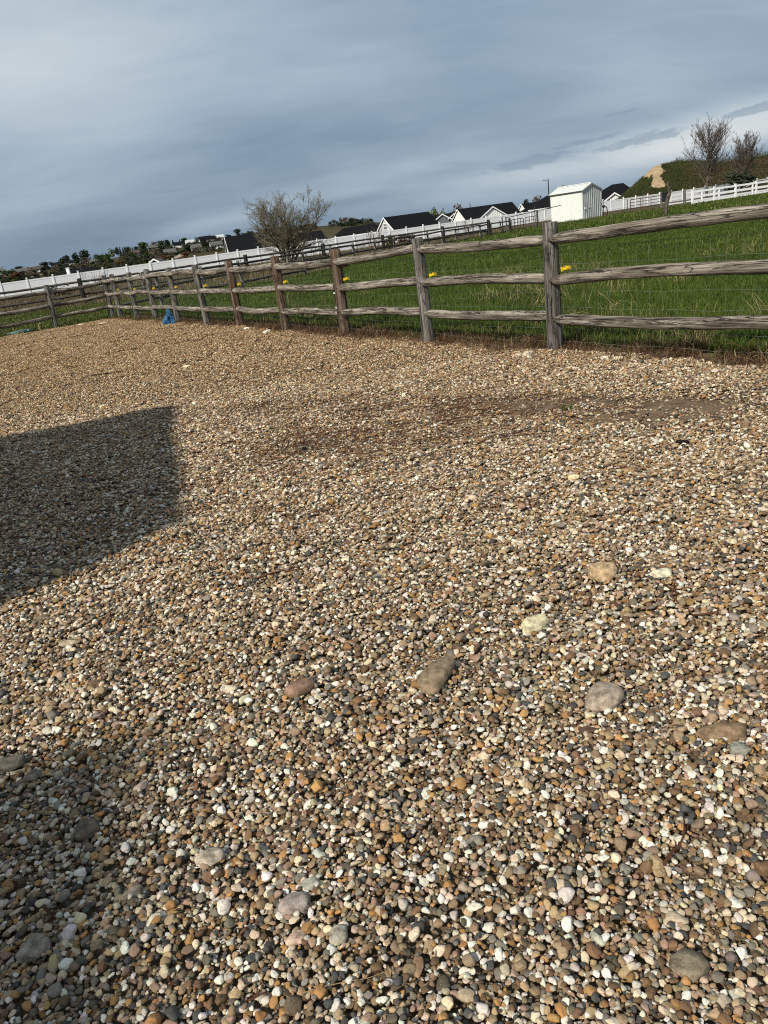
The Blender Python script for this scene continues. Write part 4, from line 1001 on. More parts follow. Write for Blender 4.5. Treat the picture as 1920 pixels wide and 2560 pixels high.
# grey house between the two, with two small gables
e4, A4, L4, d4 = gable_house('gable_house', 'slate grey house with two small white edged gables between the two black roofed houses', 1071, 540, 215, 1150, R_(8), 4.5, 3, M_ROOF, M_SIDEDK)
for px, w in ((1098, 5.2), (1128, 3.6)):
    xg = 0.0
    while proj((A4[0] + d4[0] * xg, A4[1] + d4[1] * xg - 4.7, 3.5))[0] < px and xg < 30: xg += .2
    cross_gable(e4, xg, w, atd(px, 535.5 if px < 1110 else 534, 211)[2] + .4, 4.7, M_SIDEDK, M_ROOF, False)
def hip_house(name, label, pts, Y, wallm, roofm, gz=-.4, depth=9.0, over=1.65):
    """pts: photo ridge (left, right) ; pts[0]=left eave, pts[3]=right eave"""
    (ex0, ey0), (rx0, ry0), (rx1, ry1), (ex1, ey1) = pts
    E0, R0, R1, E1 = atd(ex0, ey0, Y), atd(rx0, ry0, Y + depth / 2), atd(rx1, ry1, Y + depth / 2), atd(ex1, ey1, Y)
    ze = min(E0[2], E1[2], over); zr = (R0[2] + R1[2]) / 2
    e = empty(name, (E0[0], Y, gz), label=label, cat='house'); W_ = E1[0] - E0[0]; a, b = R0[0] - E0[0], R1[0] - E0[0]; ze -= gz; zr -= gz
    b = min(max(b, a + .3), W_ - .3)
    V = [(0, 0, ze), (W_, 0, ze), (W_, depth, ze), (0, depth, ze), (a, depth / 2, zr), (b, depth / 2, zr)]; V += [(v[0], v[1], v[2] - .2) for v in V[:4]]
    m = MB(); m.add(V, [(0, 1, 5, 4), (1, 2, 5), (2, 3, 4, 5), (3, 0, 4), (0, 6, 7, 1), (1, 7, 8, 2), (2, 8, 9, 3), (3, 9, 6, 0), (9, 8, 7, 6)]); obj('roof', m.me('roof', roofm), parent=e)
    m = MB(); m.box((W_ / 2, depth / 2, (ze - .2) / 2), (W_ - 1.2, depth - 1.2, ze - .22)); obj('wall', m.me('wall', wallm), parent=e)
    m = MB(); m.box((W_ / 2, -.03, ze - .1), (W_, .05, .22)); obj('fascia', m.me('fascia', M_WHITE), parent=e)
    return e
hip_house('hip_roof_house', 'low black hip roofed house between the bare shrubs and the grey gable house', [(829, 592), (858, 568.5), (935, 561), (975, 574)], 195, M_SIDEDK, M_ROOF)
hip_house('hip_roof_house', 'dark low roof seen through the right side of the bare spreading tree', [(700, 604), (745, 582), (803, 577), (815, 596)], 190, M_SIDEDK, M_ROOF)
e5 = hip_house('hip_roof_house', 'house with a black hip roof behind the left side of the white shed', [(1320, 524), (1368, 489), (1400, 484), (1432, 510)], 195, M_SIDEDK, M_ROOF)
gable_house('gable_house', 'black roofed house with a small white gable left of the street lamp', 1302.5, 509.5, 205, 1352, R_(15), 3.6, 3, M_ROOF, M_SIDEW)
e6 = hip_house('hip_roof_house', 'black hip roofed house with a white gabled bay right of the shed', [(1486, 492), (1530, 461), (1558, 457.5), (1600, 486)], 165, M_SIDEW, M_ROOF, over=2.2)
cross_gable(e6, 3.6, 5.6, float(atd(1512, 484, 160)[2]) + .4, 1.2, M_SIDEW, M_ROOF, False)
e7 = hip_house('hip_roof_house', 'dark roofed low house with white chimney behind the left end of the white fence', [(120, 690), (186, 670), (216, 667), (262, 680)], 120, M_SIDEDK, M_ROOF, gz=-1.2, over=1.7)
m = MB(); m.box((0, 0, 0), (.42, .42, .95)); m.box((0, 0, .5), (.5, .5, .08)); ch = obj('chimney', m.me('chimney', M_WHITE), parent=e7); g = atd(171, 679, 119); ch.location = (g[0] - e7.location.x, g[1] - 120, g[2] + 1.2)

# ------------------------------------------------------------------ far hillside: houses and trees on it
def hillpt(px, py, y0=225):
    d = ray(px, py); last = None
    for Y in np.arange(y0, 640, 3.0):
        p = CAMP + d * (Y / d[1])
        if p[2] <= float(hill(p[0], p[1])) + .02: return p[0], p[1], float(hill(p[0], p[1]))
    p = CAMP + d * (600 / d[1]); return p[0], 600.0, float(hill(p[0], 600.0))
def far_house(label, x0, x1, ytop, ybot, wallm, roofm, flat=.35, ang=.25, nwin=3, cat='house'):
    cx = (x0 + x1) / 2; X, Y, Z = hillpt(cx, ybot); k = Y / F_; w = max(5.0, (x1 - x0) * k); h = max(3.4, (ybot - ytop) * k); d = max(6, w * .5)
    e = empty('hillside_house', (X, Y, Z - .3), ang, label=label, cat=cat, group='houses on the far hillside')
    hw = h * .58; m = MB(); m.box((0, 0, hw / 2), (w * .94, d, hw)); obj('wall', m.me('wall', wallm), parent=e)
    for s_ in (-1, 1):
        m = MB(); m.prism([(-d / 2, hw), (d / 2, hw), (0, h - .25)], .2, Matrix.Translation((s_ * w * .46 - .1, 0, 0)) @ Matrix.Rotation(R_(90), 4, 'Z') @ Matrix.Diagonal((1, -1, 1, 1))); obj('gable', m.me('gable', wallm), parent=e)
        m = MB(); V = [(-w / 2, 0, h), (w / 2, 0, h), (w / 2, s_ * (d / 2 + .5), hw - .1), (-w / 2, s_ * (d / 2 + .5), hw - .1)]; V += [(v[0], v[1], v[2] - .25) for v in V]
        m.add(V, [(0, 1, 2, 3), (7, 6, 5, 4), (0, 4, 5, 1), (2, 6, 7, 3), (0, 3, 7, 4), (1, 5, 6, 2)]); obj('roof', m.me('roof', roofm), parent=e)
    m = MB(); m.box((0, 0, 0), (w * .09, .15, hw * .38)); wm = m.me('window', M_GLASS)
    for i in range(nwin): o = obj('window', wm, parent=e); o.location = (-w * .36 + w * .72 * i / max(1, nwin - 1), -d / 2 - .08, hw * .55)
    return e
far_house('long low grey building at the far left of the hillside', 31, 69, 677, 686, M_TAN, M_ROOFG)
far_house('long brown roofed house behind a dark round tree at the left of the hillside', 74, 110, 667, 680, M_SIDEW, M_ROOFB, nwin=4)
far_house('small white house with a dark roof left of the tall dark conifers', 134, 147, 660, 669, M_SIDEW, M_ROOF, nwin=2)
far_house('small white house standing between two groups of tall dark conifers', 174, 186, 654, 662, M_SIDEW, M_ROOF, nwin=2)
far_house('bright white house just right of the tallest dark conifers on the left', 229, 244, 649, 662, M_SIDEW, M_ROOFG, nwin=2)
far_house('brown house half hidden among the long row of dark trees', 331, 351, 628, 639, M_TAN, M_ROOFB)
far_house('grey house at the foot of the round green tree on the ridge', 372, 400, 617, 625, M_TAN, M_ROOFG)
far_house('long white outbuilding low on the slope above the white fence', 412, 442, 629, 640, M_SIDEW, M_ROOFG, nwin=4)
far_house('tiny white house on the ridge left of the small white gable', 440, 448, 611, 619, M_SIDEW, M_ROOF, nwin=2)
far_house('small bright gable on the ridge left of the large white farmhouse', 470, 482, 606, 614, M_SIDEW, M_SIDEG, nwin=2)
eF = far_house('large white farmhouse with a black roof, highest on the ridge', 500, 530, 591, 608, M_SIDEW, M_ROOF, nwin=5)
far_house('dark roofed wing standing right beside the large white farmhouse', 524, 537, 593, 603, M_TAN, M_ROOF, nwin=2)
far_house('plain grey house below and left of the large white farmhouse', 484, 500, 617, 628, M_SIDEG, M_ROOFG, nwin=2)
far_house('white house with a wide grey roof below the large farmhouse', 527, 557, 608, 621, M_SIDEW, M_ROOFG, nwin=4)
far_house('low white building at the right end of the ridge beside the near black roof', 543, 558, 595, 600, M_SIDEW, M_SIDEG, nwin=2)
e8 = hip_house('hip_roof_house', 'dark roof with a white zigzag edge peeping over the white fence on the left', [(372, 662), (384, 650), (392, 648), (404, 660)], 150, M_SIDEDK, M_ROOFG, gz=-1.0)
cross_gable(e8, 1.3, 2.0, float(atd(386, 649, 146)[2]) + 1.2, .8, M_SIDEDK, M_ROOFG, False)

def crown(kind, seed, n=260):
    """unit crown (radius about .5, height 1) of leaf-sized faces"""
    rng = random.Random(seed); m = MB(); lob = []
    if kind != 'conifer':
        for _ in range(9): a = rng.uniform(0, 6.28); r = rng.uniform(0, .30); lob.append((math.cos(a) * r, math.sin(a) * r, rng.uniform(.30, .80), rng.uniform(.12, .25)))
    for _ in range(n):
        if kind == 'conifer':
            z = rng.random() ** 1.25 * .96 + .02; r = (1 - z) * .44 * (0.72 + .28 * math.sin(z * 38 + rng.uniform(-.6, .6))) * rng.uniform(.35, 1.05); a = rng.uniform(0, 6.28)
            p = Vector((math.cos(a) * r, math.sin(a) * r, z)); s_ = .045 + .07 * (1 - z)
        else:
            L = rng.choice(lob); v = Vector((rng.gauss(0, 1), rng.gauss(0, 1), rng.gauss(0, 1))).normalized() * L[3] * rng.uniform(.6, 1.08); p = Vector(L[:3]) + v; s_ = .065
            if kind == 'bush': p.z *= .9; 
        a = Vector((rng.gauss(0, 1), rng.gauss(0, 1), rng.gauss(0, .6))).normalized() * s_; b = a.cross(Vector((rng.gauss(0, 1), rng.gauss(0, 1), rng.gauss(0, 1)))).normalized() * s_ * .9
        m.add([p - a, p + b, p + a * .9, p - b * .8], [(0, 1, 2, 3)])
    return m
def trunk_me(mat): m = MB(); m.tube([(0, 0, -.05), (.005, 0, .25), (-.01, .01, .62)], [.035, .026, .012], 6); m.tube([(0, 0, .25), (.12, .03, .5)], [.014, .006], 4); m.tube([(0, 0, .3), (-.13, -.04, .55)], [.014, .006], 4); return m.me('trunk', mat)
TRK = trunk_me(M_BARK)
CR = {}
for nm, mt, kd, q in (('conifer', M_CONIF, 'conifer', 420), ('pine', M_CONIF, 'round', 420), ('green', M_LEAFG, 'round', 380), ('pale', M_LEAFP, 'round', 260), ('bare', M_LEAFB, 'round', 230), ('rust', M_LEAFR, 'bush', 300), ('olive', M_LEAFO, 'bush', 300)):
    CR[nm] = [crown(kd, 200 + len(nm) * 7 + i, q).me('crown', mt) for i in range(3)]
KN = {'conifer': ('conifer_tree', 'pointed dark conifer'), 'pine': ('pine_tree', 'broad dark evergreen'), 'green': ('leafy_tree', 'round green tree'), 'pale': ('leafy_tree', 'pale green feathery tree'), 'bare': ('bare_tree', 'brown leafless tree'), 'rust': ('shrub', 'rust coloured bush'), 'olive': ('shrub', 'olive green bush')}
FT = [('pale', 0, 16, 672, 690), ('pine', 27, 38, 674, 686), ('pine', 40, 58, 668, 681), ('bare', 64, 77, 669, 682), ('rust', 33, 62, 682, 703), ('pine', 104, 126, 657, 673), ('pale', 127, 135, 656, 668), ('green', 148, 167, 645, 664),
 ('pine', 164, 178, 641, 663), ('pine', 185, 205, 638, 664), ('bare', 204, 230, 646, 671), ('pine', 206, 227, 630, 662), ('olive', 222, 244, 664, 678), ('pine', 238, 250, 639, 655), ('green', 246, 264, 639, 661), ('green', 262, 283, 636, 660), ('conifer', 256, 263, 630, 645),
 ('conifer', 263, 270, 631, 645), ('pale', 276, 294, 623, 643), ('pine', 292, 302, 621, 641), ('conifer', 300, 308, 620, 641), ('conifer', 307, 315, 621, 641), ('pine', 313, 323, 621, 641), ('pine', 320, 331, 620, 641), ('bare', 326, 336, 626, 642),
 ('conifer', 331, 339, 621, 638), ('pine', 338, 350, 619, 635), ('green', 347, 373, 607, 632), ('conifer', 375, 383, 608, 619), ('bare', 381, 393, 607, 623), ('green', 396, 415, 603, 626), ('pine', 412, 428, 604, 625), ('conifer', 429, 441, 603, 620), ('conifer', 448, 456, 600, 615),
 ('pine', 455, 472, 598, 615), ('conifer', 473, 479, 601, 609), ('pine', 490, 499, 596, 608), ('pine', 504, 522, 602, 623), ('pine', 463, 479, 614, 634), ('pine', 534, 546, 591, 601), ('bare', 538, 552, 596, 606), ('pine', 588, 603, 575, 592), ('pine', 566, 578, 586, 594),
 ('olive', 262, 288, 656, 674), ('rust', 292, 312, 652, 668), ('olive', 316, 326, 654, 664), ('pine', 341, 353, 647, 660), ('olive', 350, 378, 646, 662), ('conifer', 354, 363, 640, 652), ('conifer', 364, 377, 639, 652), ('bare', 383, 400, 624, 640), ('rust', 406, 424, 638, 654), ('olive', 422, 441, 636, 652), ('rust', 456, 476, 630, 645),
 ('pine', 822, 829, 555, 563), ('bare', 828, 840, 551, 562), ('pine', 839, 847, 554, 562), ('bare', 848, 860, 546, 560), ('bare', 858, 873, 545, 559), ('pine', 872, 884, 547, 559), ('bare', 874, 888, 546, 558), ('pine', 886, 900, 549, 559), ('conifer', 903, 912, 549, 558), ('bare', 914, 923, 547, 557), ('pine', 921, 932, 548, 558)]
cnt = {}
for i, (kd, x0, x1, y0, y1) in enumerate(FT):
    cx = (x0 + x1) / 2; X, Y, Z = hillpt(cx, y1); w = (x1 - x0) * Y / F_ * 1.55; h = (y1 - y0) * Y / F_ * 1.12
    cnt[kd] = cnt.get(kd, 0) + 1
    pos = 'left end of far hillside' if x1 < 130 else 'left part of far hillside' if x1 < 235 else 'in the long hillside row' if x1 < 352 else 'ridge left of white farmhouse' if x1 < 500 else 'ridge around white farmhouse' if x1 < 610 else 'ridge above low black roofs'
    if y1 > 643 and x0 > 240: pos = 'just above the white fence'
    ordn = ['first', 'second', 'third', 'fourth', 'fifth', 'sixth', 'seventh', 'eighth', 'ninth', 'tenth', 'eleventh', 'twelfth']
    key = (kd, pos); cnt[key] = cnt.get(key, 0) + 1; o1 = ordn[cnt[key] - 1]
    e = empty(KN[kd][0], (X, Y, Z - .12 * h), i * 1.3, label='%s, %s from left of its kind, %s' % (KN[kd][1], o1, pos), cat='tree' if kd not in ('rust', 'olive') else 'bush', group='trees and bushes on the far hillside')
    e.scale = (w, w, h * 1.08)
    obj('crown', CR[kd][i % 3], parent=e)
    if kd not in ('rust', 'olive'): obj('trunk', TRK, parent=e)
_sp = random.Random(9); _P, _S, _I = [], [], []
while len(_P) < 620:
    px = _sp.uniform(0, 560) if _sp.random() < .8 else _sp.uniform(560, 940); u = _sp.random(); base = np.interp(px, [q[0] for q in SKY], [q[1] for q in SKY]); py = base + 3 + u * (26 if px < 560 else 4)
    if noise.noise(Vector((px * .03, py * .12, 2))) < .02 and _sp.random() < .8: continue
    X, Y, Z = hillpt(px, py); h = _sp.uniform(1.2, 3.2) * Y / 500; _P.append((X, Y, Z - .3 * h)); _S.append((h * 1.8, h * 1.8, h * 1.3)); _I.append(_sp.choice((0, 0, 1, 2, 3, 3)))
_cc = hidden_collection('scrub_kinds', [bpy.data.objects.new('scrub_%d' % i, CR[k][0]) for i, k in enumerate(('bare', 'green', 'olive', 'pine'))])
scatter('hillside_scrub', _cc, np.array(_P), np.stack([np.zeros(620), np.zeros(620), RNG.uniform(0, 6.28, 620)], 1), np.array(_S), np.array(_I), kind='stuff', label='low scrub and small bushes filling the far hillside between the houses')
def midtree(kd, x0, x1, y0, Y, label, cat='tree', zb=-.5):
    cx = (x0 + x1) / 2; g = atd(cx, y0, Y); w = (x1 - x0) * Y / F_ * 1.2; h = g[2] - zb
    e = empty(KN[kd][0], (g[0], g[1], zb), x0, label=label, cat=cat); e.scale = (w, w, h * 1.05); obj('crown', CR[kd][int(x0) % 3], parent=e); obj('trunk', TRK, parent=e)
midtree('pale', 1072, 1100, 521, 240, 'pale feathery tree just right of the grey gable house roof')
midtree('pale', 1098, 1120, 526, 235, 'leafy tree behind the slate grey house')
midtree('olive', 1114, 1138, 520, 230, 'olive crowned tree left of the long black roof', zb=-.5)
midtree('bare', 1130, 1158, 512, 235, 'brown leafless tree over the left end of the long black roof')
midtree('conifer', 1170, 1179, 508, 230, 'single dark spire poking above the long black roof')
midtree('bare', 1328, 1358, 491, 260, 'brown leafless tree behind the roofs left of the street lamp')
midtree('pine', 1306, 1326, 500, 260, 'low dark evergreen behind the small white gable')
midtree('pale', 1395, 1410, 470, 260, 'pale tree just hidden behind the shed roof')
# dirt track and field lines on the slope
def strip(pts, w, label, name='dirt_track'):
    P_ = [np.array(hillpt(*p)) for p in pts]; V = []; Fc = []; Q = []
    for a, b in zip(P_[:-1], P_[1:]):
        n = max(2, int(np.linalg.norm(b - a) / 6))
        for i in range(n): Q.append(a + (b - a) * i / n)
    Q.append(P_[-1])
    for i, q in enumerate(Q):
        d = Q[min(i + 1, len(Q) - 1)] - Q[max(0, i - 1)]; nn = np.array([-d[1], d[0]]); nn = nn / (np.linalg.norm(nn) + 1e-6) * w / 2
        for s_ in (-1, 1): x, y = q[0] + s_ * nn[0], q[1] + s_ * nn[1]; V.append((x, y, float(hill(x, y)) + .25))
    for i in range(len(Q) - 1): Fc.append((2 * i, 2 * i + 1, 2 * i + 3, 2 * i + 2))
    obj(name, mesh(name, V, Fc, M_TRACK), kind='structure')
M_TRACK = simple('pale_dirt', (.30, .24, .175), .12, .1, .9)
strip([(60, 697), (90, 691), (127, 683)], 5, ''); strip([(12, 689), (34, 687)], 9, '')
strip([(428, 650), (440, 645), (455, 639), (462, 634), (490, 627), (557, 618)], 4.5, ''); strip([(325, 660), (342, 657)], 4, '')

# ------------------------------------------------------------------ overgrown earth mound on the right
MS = [(1450, 512), (1530, 503), (1552, 488), (1578, 465), (1605, 440), (1628, 416), (1640, 409), (1665, 406), (1690, 399), (1712, 401), (1745, 401), (1780, 403), (1825, 399), (1878, 392), (1910, 385), (1960, 382), (2100, 370), (2400, 350)]
mc = [atd(x, y, 152.0) for x, y in MS]; MX = np.array([c[0] for c in mc]); MZ = np.array([max(c[2], 0) for c in mc])
def mound_z(X, Y):
    zc = np.interp(X / Y * 152.0, MX, MZ); t = np.clip((Y - 124) / 26, 0, 1); b = np.clip((186 - Y) / 26, 0, 1)
    prof = t ** .75
    zc = np.where(X / Y * 152 < MX[1], 0, zc)
    return zc * prof * b
def mz_noise(X, Y):
    o = np.zeros_like(X)
    for i in range(X.shape[0]):
        for j in range(X.shape[1]): o[i, j] = noise.noise(Vector((X[i, j] * .22, Y[i, j] * .22, 0))) * .7 + noise.noise(Vector((X[i, j] * .8, Y[i, j] * .8, 3))) * .3
    return o
xs_ = np.linspace(44, 150, 213); ys_ = np.linspace(124, 186, 90); GX, GY = np.meshgrid(xs_, ys_)
Zm = mound_z(GX, GY); Zm = Zm + mz_noise(GX, GY) * np.clip(Zm / 3, 0, 1) - .45
V = np.stack([GX.ravel(), GY.ravel(), Zm.ravel()], 1); i_ = np.arange(V.shape[0]).reshape(GX.shape)
Fc = np.stack([i_[:-1, :-1], i_[:-1, 1:], i_[1:, 1:], i_[1:, :-1]], -1).reshape(-1, 4)
mm = mesh('earth_mound', V, Fc, M_MOUND, True)
SCAR = [(1637, 409), (1652, 413), (1660, 428), (1650, 440), (1655, 450), (1668, 462), (1660, 470), (1640, 472), (1626, 466), (1634, 448), (1628, 440), (1618, 446), (1606, 444), (1612, 430), (1622, 416)]
def inpoly(x, y, P):
    c = False; j = len(P) - 1
    for i in range(len(P)):
        if (P[i][1] > y) != (P[j][1] > y) and x < (P[j][0] - P[i][0]) * (y - P[i][1]) / (P[j][1] - P[i][1]) + P[i][0]: c = not c
        j = i
    return c
at_ = mm.attributes.new('bare', 'FLOAT', 'POINT'); bare = np.zeros(len(V))
q_ = V - CAMP; cc_ = q_ @ _fw; pxx = 960 + F_ * (q_ @ _R) / cc_; pyy = 1280 - F_ * (q_ @ _U) / cc_
for i in np.where((pxx > 1590) & (pxx < 1680) & (pyy > 395) & (pyy < 480) & (V[:, 1] < 156))[0]:
    if inpoly(pxx[i], pyy[i], SCAR): bare[i] = 1.0
at_.data.foreach_set('value', bare.astype(np.float32))
put(bpy.data.objects.new('earth_mound', mm), kind='structure')
# its cover of shrubs and tall weeds
def shrub_cover():
    rng = np.random.default_rng(5); n = 110000
    X = rng.uniform(50, 125, n); Y = rng.uniform(126, 158, n)
    Z = mound_z(X, Y); k = Z > .15; X, Y, Z = X[k], Y[k], Z[k]
    q = np.stack([X, Y, Z - .4], 1) - CAMP; c = q @ _fw; u = 960 + F_ * (q @ _R) / c; v = 1280 - F_ * (q @ _U) / c
    ok = np.array([not (1596 < a < 1674 and 400 < b < 476 and inpoly(a, b, SCAR)) for a, b in zip(u, v)])
    X, Y, Z, u = X[ok], Y[ok], Z[ok], u[ok]; n = len(X)
    h = rng.uniform(.1, .9, n) * np.where(u > 1690, 1.25, .55)
    P = np.stack([X, Y, Z - .45 + rng.random(n) * h], 1)
    a = rng.normal(0, 1, (n, 3)); a[:, 2] *= 1.3; a /= np.linalg.norm(a, axis=1)[:, None]; b = np.cross(a, rng.normal(0, 1, (n, 3))); b /= np.linalg.norm(b, axis=1)[:, None]
    s = rng.uniform(.04, .12, n)[:, None]
    Vv = np.stack([P - a * s, P + b * s * .45, P + a * s, P - b * s * .4], 1).reshape(-1, 3); Ff = np.arange(n * 4).reshape(n, 4)
    m = mesh('shrub_cover', Vv, Ff, [M_LEAFG, M_LEAFR, M_LEAFO, M_LEAFB])
    band = np.clip((u - 1690) / 60, 0, 1); nz = np.sin(X * .35) * np.sin(Y * .4 + X * .1)
    r = rng.random(n); hi = (Z > np.interp(X / Y * 152, MX, MZ) * .86)
    mi = np.where((r < band * .85 + nz * .15 * band) & (~hi | (rng.random(n) < .25)), np.where(rng.random(n) < .45, 1, 3), np.where(rng.random(n) < .45, 2, 0))
    m.polygons.foreach_set('material_index', mi.astype(np.int32)); return m
obj('shrub_cover', shrub_cover(), kind='stuff', label='green weeds and rusty brown shrubs covering the earth mound')

# ------------------------------------------------------------------ bare trees and shrubs
def branch_tree(seed, height, spread, stems, up, levels, mat, tmat, wig=1.0, twig_r=.012, kids=(7, 6, 5), base_r=.10, droop=0.0, lens=(.55, .5, .45), stem_ang=(.1, .5), leaf=None):
    rng = random.Random(seed); T = MB(); C = MB(); ends = []
    def grow(p, d, L, r, lv):
        n = 5 if lv == 0 else 4; pts = [p]; rr = [r]; dd = d.copy()
        for i in range(n):
            w = Vector((rng.gauss(0, 1), rng.gauss(0, 1), rng.gauss(0, 1))) * (.10 + .05 * lv) * wig
            dd = (dd + w + Vector((0, 0, up * (.18 if lv < 3 else .10) - droop * lv * .05))).normalized(); pts.append(pts[-1] + dd * L / n); rr.append(r * (1 - .75 * (i + 1) / n))
        (T if lv == 0 else C).tube(pts, [max(q, twig_r * .35) for q in rr], 6 if lv == 0 else (4 if lv == 1 else 3), cap=False)
        if lv >= levels: ends.append(pts[-1]); return
        for k in range(kids[min(lv, len(kids) - 1)]):
            f = rng.uniform(.22 if lv == 0 else .15, 1.0); i = min(int(f * n), n - 1); q = pts[i].lerp(pts[i + 1], f * n - i); ax = (pts[i + 1] - pts[i]).normalized()
            side = ax.cross(Vector((rng.gauss(0, 1), rng.gauss(0, 1), rng.gauss(0, 1)))).normalized(); an = rng.uniform(.35, .95) * spread
            nd = (ax * math.cos(an) + side * math.sin(an)).normalized(); grow(q, nd, L * lens[min(lv, 2)] * rng.uniform(.7, 1.15) * (1.15 - .5 * f), max(rr[i] * .55, twig_r), lv + 1)
    for s_ in range(stems):
        a = 2 * math.pi * s_ / stems + rng.uniform(-.4, .4); t = rng.uniform(*stem_ang); d = Vector((math.cos(a) * math.sin(t), math.sin(a) * math.sin(t), math.cos(t)))
        grow(Vector((math.cos(a) * .12, math.sin(a) * .12, -.1)) if stems > 1 else Vector((0, 0, -.1)), d, height * rng.uniform(.55, .72), base_r * rng.uniform(.6, 1), 0)
    if leaf:
        for p in ends:
            for _ in range(leaf):
                q = p + Vector((rng.gauss(0, .12), rng.gauss(0, .12), rng.gauss(0, .12))); a = Vector((rng.gauss(0, 1), rng.gauss(0, 1), rng.gauss(0, 1))).normalized() * .03; b = a.cross(Vector((0.3, 1, .2))).normalized() * .02
                C.add([q - a, q + b, q + a, q - b], [(0, 1, 2, 3)])
    return T.me('trunk', tmat, True), C.me('crown', mat)
def bare(name, label, px, py, Y, z, args, cat='tree', zrot=0.0, sc=(1, 1, 1)):
    g = atd(px, py, Y); e = empty(name, (g[0], g[1], z), zrot, label=label, cat=cat); t_, c_ = branch_tree(**args)
    e.scale = sc; obj('trunk', t_, parent=e); obj('crown', c_, parent=e); return e
bare('bare_tree', 'wide bare spreading tree with many stems and fine olive twigs before the white fence', 722, 640, 70, -.05,
     dict(seed=11, height=6.0, spread=1.1, stems=12, up=.28, levels=3, mat=M_TWIGO, tmat=M_BARK, wig=.9, twig_r=.0095, kids=(14, 9, 5), base_r=.12, lens=(.56, .50, .45), stem_ang=(.04, .80)), sc=(1.12, 1.12, 1.12))
bare('bare_tree', 'taller upright bare tree with reddish grey twigs in front of the mound on the right', 1766, 455, 118, -.4,
     dict(seed=5, height=10.8, spread=.9, stems=1, up=1.15, levels=3, mat=M_TWIGR, tmat=M_BARK, wig=.45, twig_r=.018, kids=(36, 12, 5), base_r=.16, lens=(.72, .42, .40), stem_ang=(.0, .03)), sc=(1.35, 1.35, .98))
bare('bare_tree', 'smaller upright bare tree at the far right in front of the mound', 1855, 440, 118, -.4,
     dict(seed=8, height=8.4, spread=.9, stems=1, up=1.1, levels=3, mat=M_TWIGR, tmat=M_BARK, wig=.45, twig_r=.018, kids=(34, 12, 5), base_r=.13, lens=(.78, .42, .40), stem_ang=(.0, .03)), sc=(1.45, 1.45, 1.12))
bare('bare_shrub', 'bare shrub with fanning stems behind the dark left fence', 245, 720, 46, -.05,
     dict(seed=21, height=2.1, spread=.6, stems=9, up=.5, levels=2, mat=M_LEAFB, tmat=M_BARK, twig_r=.008, kids=(5, 3), base_r=.022, stem_ang=(.1, .75)), 'bush')
bare('bare_shrub', 'thicket of bare saplings left of the grey gable house, in front of the white fence', 935, 630, 60, -.1,
     dict(seed=23, height=2.5, spread=.45, stems=11, up=.8, levels=2, mat=M_LEAFB, tmat=M_BARK, twig_r=.009, kids=(5, 3), base_r=.022, stem_ang=(.05, .6)), 'bush')
bare('bare_shrub', 'small bare shrub at the white fence to the right of the spreading tree', 893, 622, 66, -.15,
     dict(seed=24, height=1.7, spread=.5, stems=8, up=.7, levels=2, mat=M_LEAFB, tmat=M_BARK, twig_r=.009, kids=(4, 3), base_r=.02, stem_ang=(.1, .7)), 'bush')
bare('bare_shrub', 'thin bare sapling against the white fence behind the pipe gate', 1170, 575, 70, -.15,
     dict(seed=25, height=2.2, spread=.4, stems=4, up=.8, levels=2, mat=M_LEAFO, tmat=M_BARK, twig_r=.009, kids=(6, 3), base_r=.02, stem_ang=(.05, .3)), 'bush')
for (kd, x0, x1, y0, y1, Y, lab) in (('olive', 958, 1000, 594, 632, 58, 'dark low bush behind the paddock fence left of the second nearest post'), ('bare', 970, 1052, 600, 628, 62, 'dry brown tangle of weeds behind the paddock fence'),
      ('bare', 120, 176, 714, 738, 60, 'brown weed clump at the foot of the white fence on the left'), ('pine', 1812, 1880, 462, 500, 92, 'dark prostrate shrub behind the white rail fence on the right'), ('bare', 345, 400, 700, 728, 55, 'brown brush pile behind the wooden fences on the left'), ('bare', 690, 760, 650, 668, 62, 'low brown weeds at the foot of the spreading tree')):
    g = atd((x0 + x1) / 2, y1, Y); w = (x1 - x0) * Y / F_; h = (y1 - y0) * Y / F_
    e = empty('shrub', (g[0], g[1], -.1), x0, label=lab, cat='bush'); e.scale = (w * 1.2, w, h * 1.4); obj('foliage', CR[kd][x0 % 3], parent=e)

# ------------------------------------------------------------------ grass
def blade_clump(seed, n, rad, h0, h1, wid, mats, p2=.08, lean=.5):
    rng = random.Random(seed); m = MB()
    for _ in range(n):
        a = rng.uniform(0, 6.28); r = rad * math.sqrt(rng.random()); x, y = math.cos(a) * r, math.sin(a) * r; h = rng.uniform(h0, h1); q = rng.uniform(0, 6.28); L = rng.uniform(.1, 1) * lean * h
        d = Vector((math.cos(q), math.sin(q), 0)); s_ = Vector((-d.y, d.x, 0)) * wid * rng.uniform(.6, 1.2); p0 = Vector((x, y, -.01)); p1 = p0 + d * L * .3 + Vector((0, 0, h * .6)); p2_ = p0 + d * L + Vector((0, 0, h * (1 - .25 * L / h)))
        m.add([p0 - s_, p0 + s_, p1 + s_ * .8, p1 - s_ * .8, p2_], [(0, 1, 2, 3), (3, 2, 4)], mi=1 if rng.random() < p2 else 0)
    return m.me('grass_clump', mats)
M_LAWNB = leafm('lawn_blades', (.026, .040, .007), (.055, .072, .012), .8)
def coll_of(nm, meshes): return hidden_collection(nm, [bpy.data.objects.new('%s_%02d' % (nm, i), q) for i, q in enumerate(meshes)])
C_G1 = coll_of('near_tufts', [blade_clump(i, 40, .13, .05, .17, .0028, [M_GRASS, M_GRASSY], .02 + .08 * (i == 3), .8) for i in range(4)])
C_G2 = coll_of('mid_tufts', [blade_clump(10 + i, 70, .30, .05, .15, .006, [M_GRASS, M_GRASSY], .02 + .06 * (i == 3), .8) for i in range(4)])
